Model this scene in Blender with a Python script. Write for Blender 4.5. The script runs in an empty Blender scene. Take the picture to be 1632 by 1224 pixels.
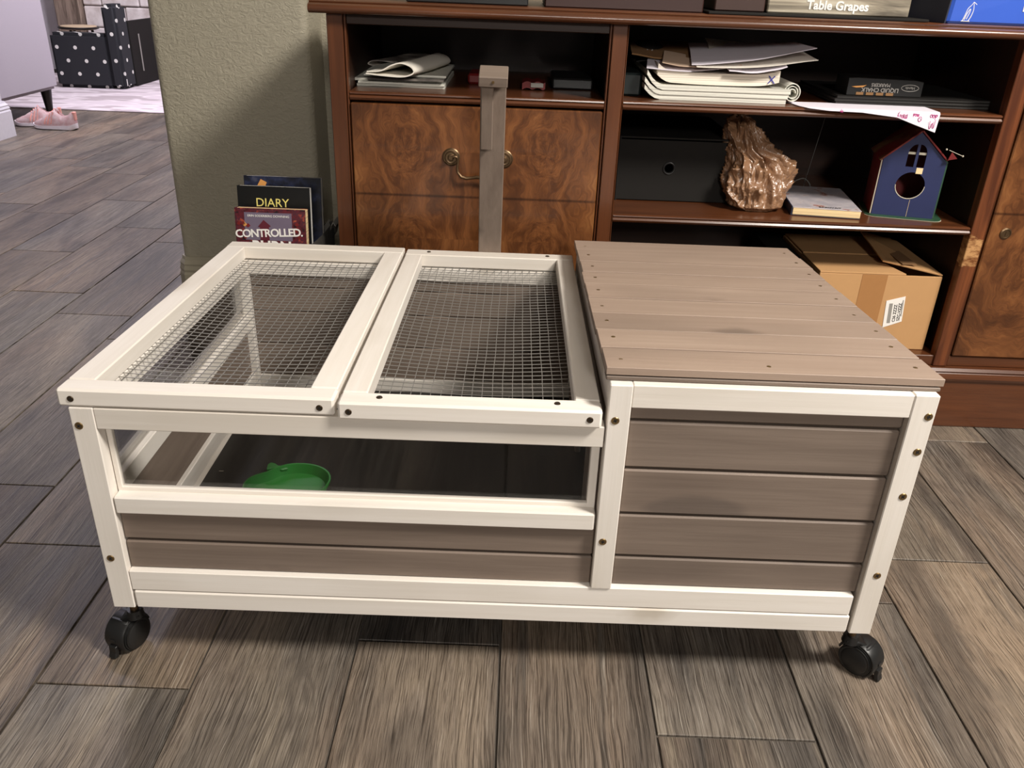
import bpy, bmesh, math, random
from mathutils import Vector, Matrix, noise
random.seed(7)
C = bpy.context.scene.collection
PI = math.pi

# ------------------------------------------------------------------ camera, world, lights, exposure
sc = bpy.context.scene
cam = bpy.data.objects.new('camera', bpy.data.cameras.new('camera'))
C.objects.link(cam)
right = Vector((0.99931386, 0.01246107, 0.03487872))
up = Vector((-0.03676889, 0.44705196, 0.89375197))
fwd = Vector((0.0044555, 0.89442119, -0.4472034))
M = Matrix((right, up, -fwd)).transposed().to_4x4()
M.translation = (0.5094, -0.841, 0.8581)
cam.matrix_world = M
cam.data.sensor_width = 36
cam.data.lens = 1321.98 / 1632 * 36
cam.data.clip_start = 0.02
cam.data.clip_end = 60
sc.camera = cam
sc.view_settings.view_transform = 'Standard'
sc.view_settings.look = 'None'
sc.view_settings.gamma = 1
sc.view_settings.use_curve_mapping = False
sc.view_settings.exposure = 0.0
w = bpy.data.worlds.new('world'); sc.world = w; w.use_nodes = True
w.node_tree.nodes['Background'].inputs[0].default_value = (1.0, 0.93, 0.86, 1)
w.node_tree.nodes['Background'].inputs[1].default_value = 0.14

def area(name, loc, target, size, power, color):
    l = bpy.data.lights.new(name, 'AREA'); l.shape = 'DISK'; l.size = size; l.energy = power; l.color = color
    o = bpy.data.objects.new(name, l); C.objects.link(o); o.location = loc
    o.rotation_euler = (Vector(target) - Vector(loc)).to_track_quat('-Z', 'Y').to_euler()
    return o
area('ceiling_lamp_main', (2.15, -0.80, 2.45), (0.9, 0.3, 0.2), 0.60, 118, (1.0, 0.94, 0.86))
area('ceiling_lamp_second', (1.1, -4.1, 2.15), (0.9, 0.5, 0.4), 0.50, 66, (1.0, 0.94, 0.87))
area('ceiling_lamp_living', (-1.0, 4.3, 2.45), (-2.4, 4.8, 0.2), 0.6, 95, (0.95, 0.90, 1.0))
area('ceiling_lamp_passage', (-0.9, 2.2, 2.45), (-1.2, 1.9, 0.0), 0.4, 22, (0.86, 0.84, 1.0))

# ------------------------------------------------------------------ materials
def srgb(r, g, b):
    f = lambda c: (c/255/12.92) if c/255 <= 0.04045 else ((c/255+0.055)/1.055)**2.4
    return (f(r), f(g), f(b), 1)

class NT:
    def __init__(s, name):
        s.m = bpy.data.materials.new(name); s.m.use_nodes = True
        s.t = s.m.node_tree; s.b = s.t.nodes['Principled BSDF']
    def n(s, typ, **kw):
        x = s.t.nodes.new(typ)
        for k, v in kw.items():
            if k.startswith('i_'):
                key = k[2:]
                key = int(key) if key.isdigit() else key.replace('_', ' ')
                x.inputs[key].default_value = v
            else: setattr(x, k, v)
        return x
    def l(s, a, b): s.t.links.new(a, b)
    def math(s, op, a, b=None, clamp=False):
        x = s.t.nodes.new('ShaderNodeMath'); x.operation = op; x.use_clamp = clamp
        for i, v in enumerate((a, b)):
            if v is None: continue
            if isinstance(v, (int, float)): x.inputs[i].default_value = v
            else: s.l(v, x.inputs[i])
        return x.outputs[0]
    def mix(s, f, a, b, blend='MIX'):
        x = s.t.nodes.new('ShaderNodeMix'); x.data_type = 'RGBA'; x.blend_type = blend
        for i, v in ((0, f), (6, a), (7, b)):
            if isinstance(v, (int, float)): x.inputs[i].default_value = v
            elif isinstance(v, tuple): x.inputs[i].default_value = v
            else: s.l(v, x.inputs[i])
        return x.outputs[2]
    def ramp(s, f, stops):
        x = s.t.nodes.new('ShaderNodeValToRGB'); e = x.color_ramp.elements
        while len(e) < len(stops): e.new(0.5)
        for i, (p, c) in enumerate(stops):
            e[i].position = p; e[i].color = c if isinstance(c, tuple) else (c, c, c, 1)
        s.l(f, x.inputs[0]); return x.outputs[0]
    def coord(s, rnd=True):
        tc = s.n('ShaderNodeTexCoord')
        if not rnd: return tc.outputs['Object']
        oi = s.n('ShaderNodeObjectInfo')
        k = s.math('MULTIPLY', oi.outputs['Random'], 37.0)
        v = s.n('ShaderNodeVectorMath', operation='ADD')
        s.l(tc.outputs['Object'], v.inputs[0]); s.l(k, v.inputs[1])
        return v.outputs[0]
    def mapping(s, vec, scale):
        m = s.n('ShaderNodeMapping'); m.inputs['Scale'].default_value = scale
        s.l(vec, m.inputs['Vector']); return m.outputs[0]
    def noise(s, vec, scale, detail=4, rough=.5, dist=0):
        x = s.n('ShaderNodeTexNoise'); x.inputs['Scale'].default_value = scale
        x.inputs['Detail'].default_value = detail; x.inputs['Roughness'].default_value = rough
        x.inputs['Distortion'].default_value = dist
        s.l(vec, x.inputs['Vector']); return x.outputs['Fac']
    def bump(s, h, strength, dist=0.002):
        b = s.n('ShaderNodeBump'); b.inputs['Strength'].default_value = strength
        b.inputs['Distance'].default_value = dist
        s.l(h, b.inputs['Height']); s.l(b.outputs[0], s.b.inputs['Normal'])
    def col(s, v):
        if isinstance(v, tuple): s.b.inputs['Base Color'].default_value = v
        else: s.l(v, s.b.inputs['Base Color'])

def plain(name, c, rough=.6, metal=0., var=0.06, bumpk=0.0, scale=60, spec=.5):
    k = NT(name); v = k.coord()
    f = k.noise(v, scale, 3)
    d = tuple(x*(1-var*2) for x in c[:3]) + (1,)
    k.col(k.mix(f, c, d))
    k.b.inputs['Roughness'].default_value = rough; k.b.inputs['Metallic'].default_value = metal
    k.b.inputs['Specular IOR Level'].default_value = spec
    if bumpk: k.bump(f, bumpk)
    return k.m

def wood(name, c_light, c_dark, axis, rough=.5, bumpk=.15, knot=None, grain=1.0, contrast=.5, spec=.4, tint=.06, coat=0, stain=None):
    k = NT(name); v = k.coord()
    sc1 = [22*grain]*3; sc1[axis] = 1.6*grain
    sc2 = [150*grain]*3; sc2[axis] = 5*grain
    a = k.noise(k.mapping(v, sc1), 1.0, 4, .55, 1.2)
    b = k.noise(k.mapping(v, sc2), 1.0, 3, .6)
    f = k.math('ADD', k.math('MULTIPLY', a, .65), k.math('MULTIPLY', b, .35))
    lo, hi = .5-.28*(1-contrast)-.04, .5+.28*(1-contrast)+.04
    c = k.ramp(f, [(lo, c_dark), (hi, c_light)])
    if knot:
        sk = [9.0]*3; sk[axis] = 4.0
        vo = k.n('ShaderNodeTexVoronoi'); vo.inputs['Scale'].default_value = 1.0
        dis = k.noise(v, 25, 2)
        mp = k.mapping(v, sk)
        ad = k.n('ShaderNodeVectorMath', operation='ADD'); k.l(mp, ad.inputs[0])
        k.l(k.math('MULTIPLY', dis, .25), ad.inputs[1]); k.l(ad.outputs[0], vo.inputs['Vector'])
        kf = k.ramp(vo.outputs['Distance'], [(0.0, 1.0), (0.07, .8), (.17, 0.0)])
        c = k.mix(k.math('MULTIPLY', kf, .7), c, knot)
        sm = k.ramp(k.noise(k.mapping(v, [x*.35 for x in sk]), 1.4, 3), [(.54, 0.), (.70, .6)])
        c = k.mix(k.math('MULTIPLY', sm, .55), c, knot)
    if stain:
        sp = k.n('ShaderNodeSeparateXYZ'); k.l(k.coord(False), sp.inputs[0])
        ex = k.math('DIVIDE', k.math('ADD', sp.outputs[0], -stain[0]), stain[2]); ez = k.math('DIVIDE', k.math('ADD', sp.outputs[2], -stain[1]), stain[3])
        dd_ = k.math('ADD', k.math('ADD', k.math('MULTIPLY', ex, ex), k.math('MULTIPLY', ez, ez)), k.math('MULTIPLY', a, .6))
        c = k.mix(k.ramp(dd_, [(.70, .34), (1.25, 0.)]), c, srgb(70, 64, 62))
    oi = k.n('ShaderNodeObjectInfo')
    br = k.math('ADD', k.math('MULTIPLY', oi.outputs['Random'], tint*2), 1-tint)
    hs = k.n('ShaderNodeHueSaturation'); k.l(c, hs.inputs['Color']); k.l(br, hs.inputs['Value'])
    k.col(hs.outputs[0])
    k.b.inputs['Roughness'].default_value = rough
    k.b.inputs['Specular IOR Level'].default_value = spec
    k.b.inputs['Coat Weight'].default_value = coat
    k.b.inputs['Coat Roughness'].default_value = .2
    k.bump(b, bumpk, .001)
    return k.m

WH = [wood('white_wood_%s' % 'xyz'[i], srgb(236, 230, 223), srgb(220, 212, 201), i, .55, .2, srgb(182, 170, 152), 1, .25, tint=.025) for i in range(3)]
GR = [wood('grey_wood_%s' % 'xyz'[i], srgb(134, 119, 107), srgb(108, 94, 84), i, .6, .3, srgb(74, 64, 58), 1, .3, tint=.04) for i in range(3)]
GRT = wood('toplit_grey_roof_wood', srgb(164, 144, 129), srgb(142, 122, 108), 0, .55, .3, srgb(104, 90, 80), 1, .3, tint=.04)  # grey wood lightened for the roof: overhead light painted into the colour
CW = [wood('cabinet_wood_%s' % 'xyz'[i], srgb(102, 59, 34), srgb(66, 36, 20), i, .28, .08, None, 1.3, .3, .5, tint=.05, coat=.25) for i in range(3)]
CD = [wood('cabinet_dark_shaded_wood_%s' % 'xyz'[i], srgb(52, 30, 19), srgb(34, 19, 12), i, .45, .08, None, 1.3, .3, .4) for i in range(3)]  # cabinet wood darkened for the inner panels: interior shade put into the colour

def burl(name, seam_z, ax_scale=1.0):
    k = NT(name); tc = k.n('ShaderNodeTexCoord')
    sp = k.n('ShaderNodeSeparateXYZ'); k.l(tc.outputs['Object'], sp.inputs[0])
    x = k.math('ABSOLUTE', sp.outputs[0]); z0 = k.math('SUBTRACT', sp.outputs[2], seam_z)
    z = k.math('ABSOLUTE', z0)
    cb = k.n('ShaderNodeCombineXYZ'); k.l(x, cb.inputs[0]); k.l(z, cb.inputs[2])
    n1 = k.noise(cb.outputs[0], 9, 3, .55, .3); n1b = k.noise(k.mapping(cb.outputs[0], (1, 1, .6)), 22, 3, .5, .4)
    # figure runs in arcs around a point in each mirrored quarter
    dx = k.math('SUBTRACT', x, .135); dz = k.math('SUBTRACT', z, .085)
    dz2 = k.math('MULTIPLY', dz, .62)
    r = k.math('SQRT', k.math('ADD', k.math('MULTIPLY', dx, dx), k.math('MULTIPLY', dz2, dz2)))
    an = k.math('ARCTAN2', dz2, dx)
    rr = k.math('ADD', r, k.math('ADD', k.math('MULTIPLY', n1, .11), k.math('MULTIPLY', n1b, .03)))
    pc = k.n('ShaderNodeCombineXYZ'); k.l(k.math('MULTIPLY', rr, 60*ax_scale), pc.inputs[0]); k.l(k.math('MULTIPLY', an, 1.1), pc.inputs[1])
    n2 = k.noise(pc.outputs[0], 1.0, 4, .6, .3)
    pc2 = k.n('ShaderNodeCombineXYZ'); k.l(k.math('MULTIPLY', rr, 420), pc2.inputs[0]); k.l(k.math('MULTIPLY', an, 5), pc2.inputs[1])
    n3 = k.noise(pc2.outputs[0], 1.0, 2, .5)
    n4 = k.noise(cb.outputs[0], 7, 2)
    f = k.math('ADD', k.math('ADD', k.math('MULTIPLY', n2, .52), k.math('MULTIPLY', n3, .16)), k.math('MULTIPLY', n4, .32))
    c = k.ramp(f, [(.30, srgb(54, 30, 16)), (.45, srgb(86, 50, 26)), (.56, srgb(114, 70, 38)), (.72, srgb(146, 98, 56))])
    ln_ = k.ramp(z, [(0.0, srgb(150, 140, 130)), (.0009, (1, 1, 1, 1))])
    c = k.mix(1.0, c, ln_, 'MULTIPLY')
    k.col(c)
    k.b.inputs['Roughness'].default_value = .3
    k.b.inputs['Coat Weight'].default_value = .15
    return k.m
M_burl = burl('burl_veneer', 0.0)
M_burl2 = burl('burl_veneer_door', 0.0, .8)

def tile_mat():
    k = NT('wood_look_tile'); v = k.coord(); oi = k.n('ShaderNodeObjectInfo'); rnd = oi.outputs['Random']
    wob = k.noise(k.mapping(v, (7, 3, 1)), 1.0, 3, .55)
    sp = k.n('ShaderNodeSeparateXYZ'); k.l(v, sp.inputs[0])
    cb = k.n('ShaderNodeCombineXYZ'); k.l(k.math('ADD', sp.outputs[0], k.math('MULTIPLY', wob, .03)), cb.inputs[0])
    k.l(sp.outputs[1], cb.inputs[1]); k.l(sp.outputs[2], cb.inputs[2]); w2 = cb.outputs[0]
    n1 = k.noise(k.mapping(w2, (34, 1.2, 1)), 1.0, 5, .62, .25)
    n2 = k.noise(k.mapping(w2, (560, 7, 1)), 1.0, 4, .62, .12)
    n2b = k.noise(k.mapping(w2, (1300, 30, 1)), 1.0, 2, .6, .15)
    n3 = k.noise(k.mapping(v, (5, 2, 1)), 1.0, 3, .5)
    base = k.ramp(rnd, [(0.0, srgb(132, 121, 110)), (.2, srgb(152, 141, 128)), (.4, srgb(138, 130, 121)),
                        (.6, srgb(160, 140, 118)), (.8, srgb(124, 116, 109)), (1.0, srgb(156, 148, 136))])
    warm = k.mix(k.ramp(n3, [(.46, 0.), (.66, .5)]), base, srgb(170, 140, 110))
    cool = k.mix(k.ramp(n1, [(.56, 0.), (.66, .55)]), warm, srgb(104, 102, 100))
    pale = k.mix(k.ramp(n1, [(.32, .5), (.42, 0.)]), cool, srgb(186, 172, 150))
    mac = k.noise(k.mapping(v, (7, 1.8, 1)), 1.0, 3, .55, .8)
    pale = k.mix(.9, pale, k.ramp(mac, [(.34, srgb(150, 148, 150)), (.5, srgb(222, 218, 214)), (.64, srgb(255, 250, 238))]), 'MULTIPLY')
    fine = k.ramp(n2, [(.38, srgb(118, 108, 100)), (.47, srgb(226, 222, 216)), (.60, srgb(255, 255, 255))])
    c = k.mix(.8, pale, fine, 'MULTIPLY')
    fine2 = k.ramp(n2b, [(.38, srgb(150, 142, 136)), (.5, srgb(255, 255, 255))])
    c = k.mix(.7, c, fine2, 'MULTIPLY')
    c = k.mix(k.ramp(n2, [(.62, 0.), (.72, .45)]), c, srgb(206, 196, 178))
    # cathedral figure around scattered knots
    vo = k.n('ShaderNodeTexVoronoi'); vo.inputs['Scale'].default_value = 1.0
    ad = k.n('ShaderNodeVectorMath', operation='ADD'); k.l(k.mapping(w2, (6, 1.5, 1)), ad.inputs[0])
    k.l(k.math('MULTIPLY', wob, .8), ad.inputs[1]); k.l(ad.outputs[0], vo.inputs['Vector'])
    rings = k.math('ADD', k.math('MULTIPLY', k.math('SINE', k.math('MULTIPLY', vo.outputs['Distance'], 62)), .5), .5)
    near = k.ramp(vo.outputs['Distance'], [(.0, 1.0), (.10, .65), (.42, 0.)])
    c = k.mix(k.math('MULTIPLY', k.math('MULTIPLY', rings, near), .85), c, srgb(88, 78, 68))
    hs = k.n('ShaderNodeHueSaturation'); k.l(c, hs.inputs['Color']); k.l(k.math('ADD', k.math('MULTIPLY', k.math('FRACT', k.math('MULTIPLY', rnd, 17.3)), .24), .70), hs.inputs['Value']); hs.inputs['Saturation'].default_value = .8
    k.col(hs.outputs[0])
    k.l(k.ramp(n1, [(.3, .52), (.7, .38)]), k.b.inputs['Roughness'])
    k.b.inputs['Specular IOR Level'].default_value = .45
    k.bump(k.math('ADD', n2, k.math('MULTIPLY', n2b, .5)), .35, .002)
    return k.m
M_tile = tile_mat()
M_grout = plain('grout', srgb(84, 77, 70), .9)

def plaster(name, c, sc_=55, st=.45):
    k = NT(name); v = k.coord(False)
    n1 = k.noise(k.mapping(v, (1, 1, 1.5)), sc_, 5, .6, 1.4); n2 = k.noise(v, 7, 3)
    k.col(k.mix(k.math('MULTIPLY', n2, .3), c, tuple(x*.85 for x in c[:3])+(1,)))
    k.b.inputs['Roughness'].default_value = .75
    k.bump(k.ramp(n1, [(.35, 0.), (.65, 1.)]), st, .004)
    return k.m
M_wall = plaster('textured_plaster', srgb(161, 154, 136))
M_wall2 = plaster('lilac_white_paint', srgb(214, 208, 214), 55, .2)
M_base = plain('baseboard_paint', srgb(158, 150, 130), .45)
M_base2 = plain('white_baseboard_paint', srgb(226, 222, 228), .4)
M_ceil = plain('ceiling_paint', srgb(230, 226, 218), .8)
M_wire = plain('galvanised_wire', srgb(150, 147, 142), .4, .4)
M_screw = plain('brass_screw', srgb(150, 126, 88), .35, .9)
M_recess = plain('recessed_screw', srgb(70, 56, 40), .45, .6)
M_hole = plain('screw_recess', srgb(34, 28, 22), .8)
M_black = plain('black_plastic', srgb(26, 26, 26), .4, bumpk=.02)
M_blackm = plain('matt_black_board', srgb(30, 28, 26), .75, spec=.2)
M_brass = plain('aged_brass', srgb(126, 102, 76), .38, .85, .25)
M_green = plain('green_plastic', srgb(34, 112, 38), .45)
M_card = plain('cardboard', srgb(190, 146, 98), .85, var=.05, scale=40)
M_cardd = plain('cardboard_inside', srgb(140, 104, 68), .9)
M_paper = plain('white_paper', srgb(228, 222, 210), .8, var=.02)
M_paper2 = plain('lilac_paper', srgb(228, 222, 232), .8, var=.02)
M_papero = plain('cream_page_edges', srgb(238, 212, 164), .8, var=.06, scale=200)
M_ink = plain('black_ink', srgb(20, 18, 20), .7)
M_inkb = plain('blue_ink', srgb(48, 52, 150), .7)
M_inkp = plain('pink_marker', srgb(196, 70, 140), .7)
M_whitep = plain('white_print', srgb(240, 236, 230), .6)
M_gold = plain('pale_yellow_print', srgb(228, 212, 120), .6)
M_navy = plain('navy_print', srgb(24, 30, 52), .45)
M_blue = plain('blue_vinyl', srgb(52, 92, 196), .4, var=.1, scale=8)
M_bin = plain('dark_woven_bin', srgb(46, 42, 38), .9, bumpk=.4, scale=120)
M_darkred = plain('dark_red_paint', srgb(120, 22, 22), .5, var=.2, scale=20)
M_bluep = plain('navy_blue_paint', srgb(32, 42, 88), .55, var=.15, scale=25)
M_greenp = plain('dark_green_paint', srgb(40, 74, 52), .5)
M_rim = plain('worn_white_edge', srgb(196, 188, 170), .7)
M_sofa = plain('grey_lilac_upholstery', srgb(176, 168, 176), .9, bumpk=.15, scale=400)
M_leg = plain('dark_leg_wood', srgb(28, 20, 18), .4)
M_rug = None

def pages(name, c, axis=2, sc_=900):
    k = NT(name); v = k.coord(); s_ = [3.0]*3; s_[axis] = sc_
    n = k.noise(k.mapping(v, s_), 1.0, 2)
    k.col(k.ramp(n, [(.35, tuple(x*.6 for x in c[:3])+(1,)), (.55, c)]))
    k.b.inputs['Roughness'].default_value = .8
    return k.m
M_pages = pages('page_block', srgb(226, 224, 212))
M_pagesy = pages('yellowed_page_block', srgb(240, 212, 162))
M_gpages = pages('grey_page_block', srgb(60, 58, 56))

def patchy(name, stops, scale, detail=3, rough=.5, dist=0, stretch=(1, 1, 1), bumpk=0, spec=.5):
    k = NT(name); v = k.coord()
    n = k.noise(k.mapping(v, stretch), scale, detail, .55, dist)
    k.col(k.ramp(n, stops)); k.b.inputs['Roughness'].default_value = rough
    k.b.inputs['Specular IOR Level'].default_value = spec
    if bumpk: k.bump(n, bumpk, .003)
    return k.m
M_rug = patchy('patterned_rug', [(.42, srgb(206, 194, 200)), (.5, srgb(222, 212, 216)), (.56, srgb(178, 166, 170))], 3.2, 2, .95, 0, (1, 3, 1))
M_stone = patchy('pale_stone', [(.3, srgb(196, 184, 180)), (.6, srgb(232, 224, 222))], 12, 4, .9, 0, (1, 1, 1), .4)
M_brown = patchy('rustic_brown_wood', [(.3, srgb(88, 74, 64)), (.6, srgb(150, 132, 118))], 10, 4, .8, 1, (3, 3, .4), .4)
M_bagm = NT('tan_plastic_film')
_v = M_bagm.coord(); _n = M_bagm.noise(_v, 30, 3)
M_bagm.col(M_bagm.mix(_n, srgb(160, 122, 92), srgb(112, 80, 56)))
M_bagm.b.inputs['Roughness'].default_value = .3; M_bagm.b.inputs['Specular IOR Level'].default_value = .8
_vo = M_bagm.n('ShaderNodeTexVoronoi'); _vo.feature = 'DISTANCE_TO_EDGE'; _vo.inputs['Scale'].default_value = 42
_vo2 = M_bagm.n('ShaderNodeTexVoronoi'); _vo2.feature = 'DISTANCE_TO_EDGE'; _vo2.inputs['Scale'].default_value = 105
_nd = M_bagm.n('ShaderNodeTexNoise'); _nd.inputs['Scale'].default_value = 18; M_bagm.l(_v, _nd.inputs['Vector'])
_ad = M_bagm.n('ShaderNodeVectorMath', operation='MULTIPLY_ADD'); M_bagm.l(_nd.outputs['Color'], _ad.inputs[0]); _ad.inputs[1].default_value = (.05, .05, .05); M_bagm.l(_v, _ad.inputs[2])
M_bagm.l(_ad.outputs[0], _vo.inputs['Vector']); M_bagm.l(_ad.outputs[0], _vo2.inputs['Vector'])
M_bagm.bump(M_bagm.math('ADD', _vo.outputs['Distance'], M_bagm.math('MULTIPLY', _vo2.outputs['Distance'], .5)), .45, .006)
M_bagm = M_bagm.m
M_cover_red = patchy('dark_red_cover_art', [(.35, srgb(30, 14, 20)), (.48, srgb(96, 26, 36)), (.56, srgb(58, 30, 44)), (.66, srgb(150, 60, 46)), (.78, srgb(196, 140, 80))], 90, 3, .4)
M_cover_sky = plain('mauve_cover_sky', srgb(112, 100, 118), .4)
M_cover_fire = patchy('night_cover_art', [(.4, srgb(14, 16, 28)), (.6, srgb(34, 40, 66)), (.7, srgb(60, 62, 80))], 60, 3, .35)
M_orange = plain('orange_print', srgb(214, 150, 80), .5)
M_grapes = patchy('grey_woodgrain_print', [(.3, srgb(66, 58, 48)), (.5, srgb(150, 140, 122)), (.7, srgb(196, 188, 170))], 14, 4, .6, 1.5, (.25, 1, 3))
M_paperback = patchy('pale_blue_cover_art', [(.4, srgb(164, 158, 164)), (.58, srgb(186, 178, 180)), (.66, srgb(150, 96, 84)), (.74, srgb(214, 196, 180))], 34, 3, .45)
M_roofworn = patchy('worn_red_card_roof', [(.42, srgb(120, 26, 24)), (.52, srgb(104, 40, 28)), (.6, srgb(128, 92, 56))], 16, 3, .6, .5)
M_shoe = patchy('pink_knit', [(.4, srgb(244, 226, 226)), (.6, srgb(236, 206, 206))], 60, 3, .8)
M_shoec = plain('coral_stripes', srgb(236, 168, 156), .7)
M_shoes = plain('white_foam_sole', srgb(236, 228, 232), .6)
M_mag = patchy('magazine_cover', [(.4, srgb(58, 52, 50)), (.55, srgb(110, 104, 98)), (.7, srgb(170, 160, 150))], 20, 3, .4)
M_grille = plain('grey_trim_print', srgb(150, 146, 140), .5)

def star_mat():
    k = NT('star_print_fabric'); tc = k.n('ShaderNodeTexCoord'); sp = k.n('ShaderNodeSeparateXYZ')
    k.l(tc.outputs['Object'], sp.inputs[0])
    u = k.math('ADD', sp.outputs[0], sp.outputs[1])
    su, sv = .125, .085
    a = k.math('DIVIDE', u, su); b = k.math('DIVIDE', sp.outputs[2], sv)
    def cell(ao, bo):
        fa = k.math('SUBTRACT', k.math('FRACT', k.math('ADD', a, ao)), .5)
        fb = k.math('SUBTRACT', k.math('FRACT', k.math('ADD', k.math('MULTIPLY', b, .5), bo)), .5)
        fa = k.math('MULTIPLY', fa, su); fb = k.math('MULTIPLY', fb, sv*2)
        d = k.math('SQRT', k.math('ADD', k.math('MULTIPLY', fa, fa), k.math('MULTIPLY', fb, fb)))
        return k.math('LESS_THAN', d, .0125)
    m = k.math('MAXIMUM', cell(.2, .0), cell(.7, .5))
    k.col(k.mix(m, srgb(34, 35, 40), srgb(222, 220, 214)))
    k.b.inputs['Roughness'].default_value = .9
    return k.m
M_star = star_mat()

def glass():
    m = bpy.data.materials.new('clear_acrylic'); m.use_nodes = True; t = m.node_tree
    t.nodes.clear(); o = t.nodes.new('ShaderNodeOutputMaterial'); mx = t.nodes.new('ShaderNodeMixShader')
    tr = t.nodes.new('ShaderNodeBsdfTransparent'); gl = t.nodes.new('ShaderNodeBsdfGlossy'); fr = t.nodes.new('ShaderNodeFresnel')
    nz = t.nodes.new('ShaderNodeTexNoise'); nz.inputs['Scale'].default_value = 6
    bp = t.nodes.new('ShaderNodeBump'); bp.inputs['Strength'].default_value = .03
    t.links.new(nz.outputs[0], bp.inputs['Height']); t.links.new(bp.outputs[0], gl.inputs['Normal'])
    tr.inputs[0].default_value = (.95, .95, .95, 1); gl.inputs['Roughness'].default_value = .03
    fr.inputs[0].default_value = 1.45
    mm = t.nodes.new('ShaderNodeMath'); mm.operation = 'MULTIPLY'; mm.inputs[1].default_value = .45; t.links.new(fr.outputs[0], mm.inputs[0]); t.links.new(mm.outputs[0], mx.inputs[0]); t.links.new(tr.outputs[0], mx.inputs[1]); t.links.new(gl.outputs[0], mx.inputs[2])
    t.links.new(mx.outputs[0], o.inputs[0]); return m
M_glass = glass()

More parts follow.
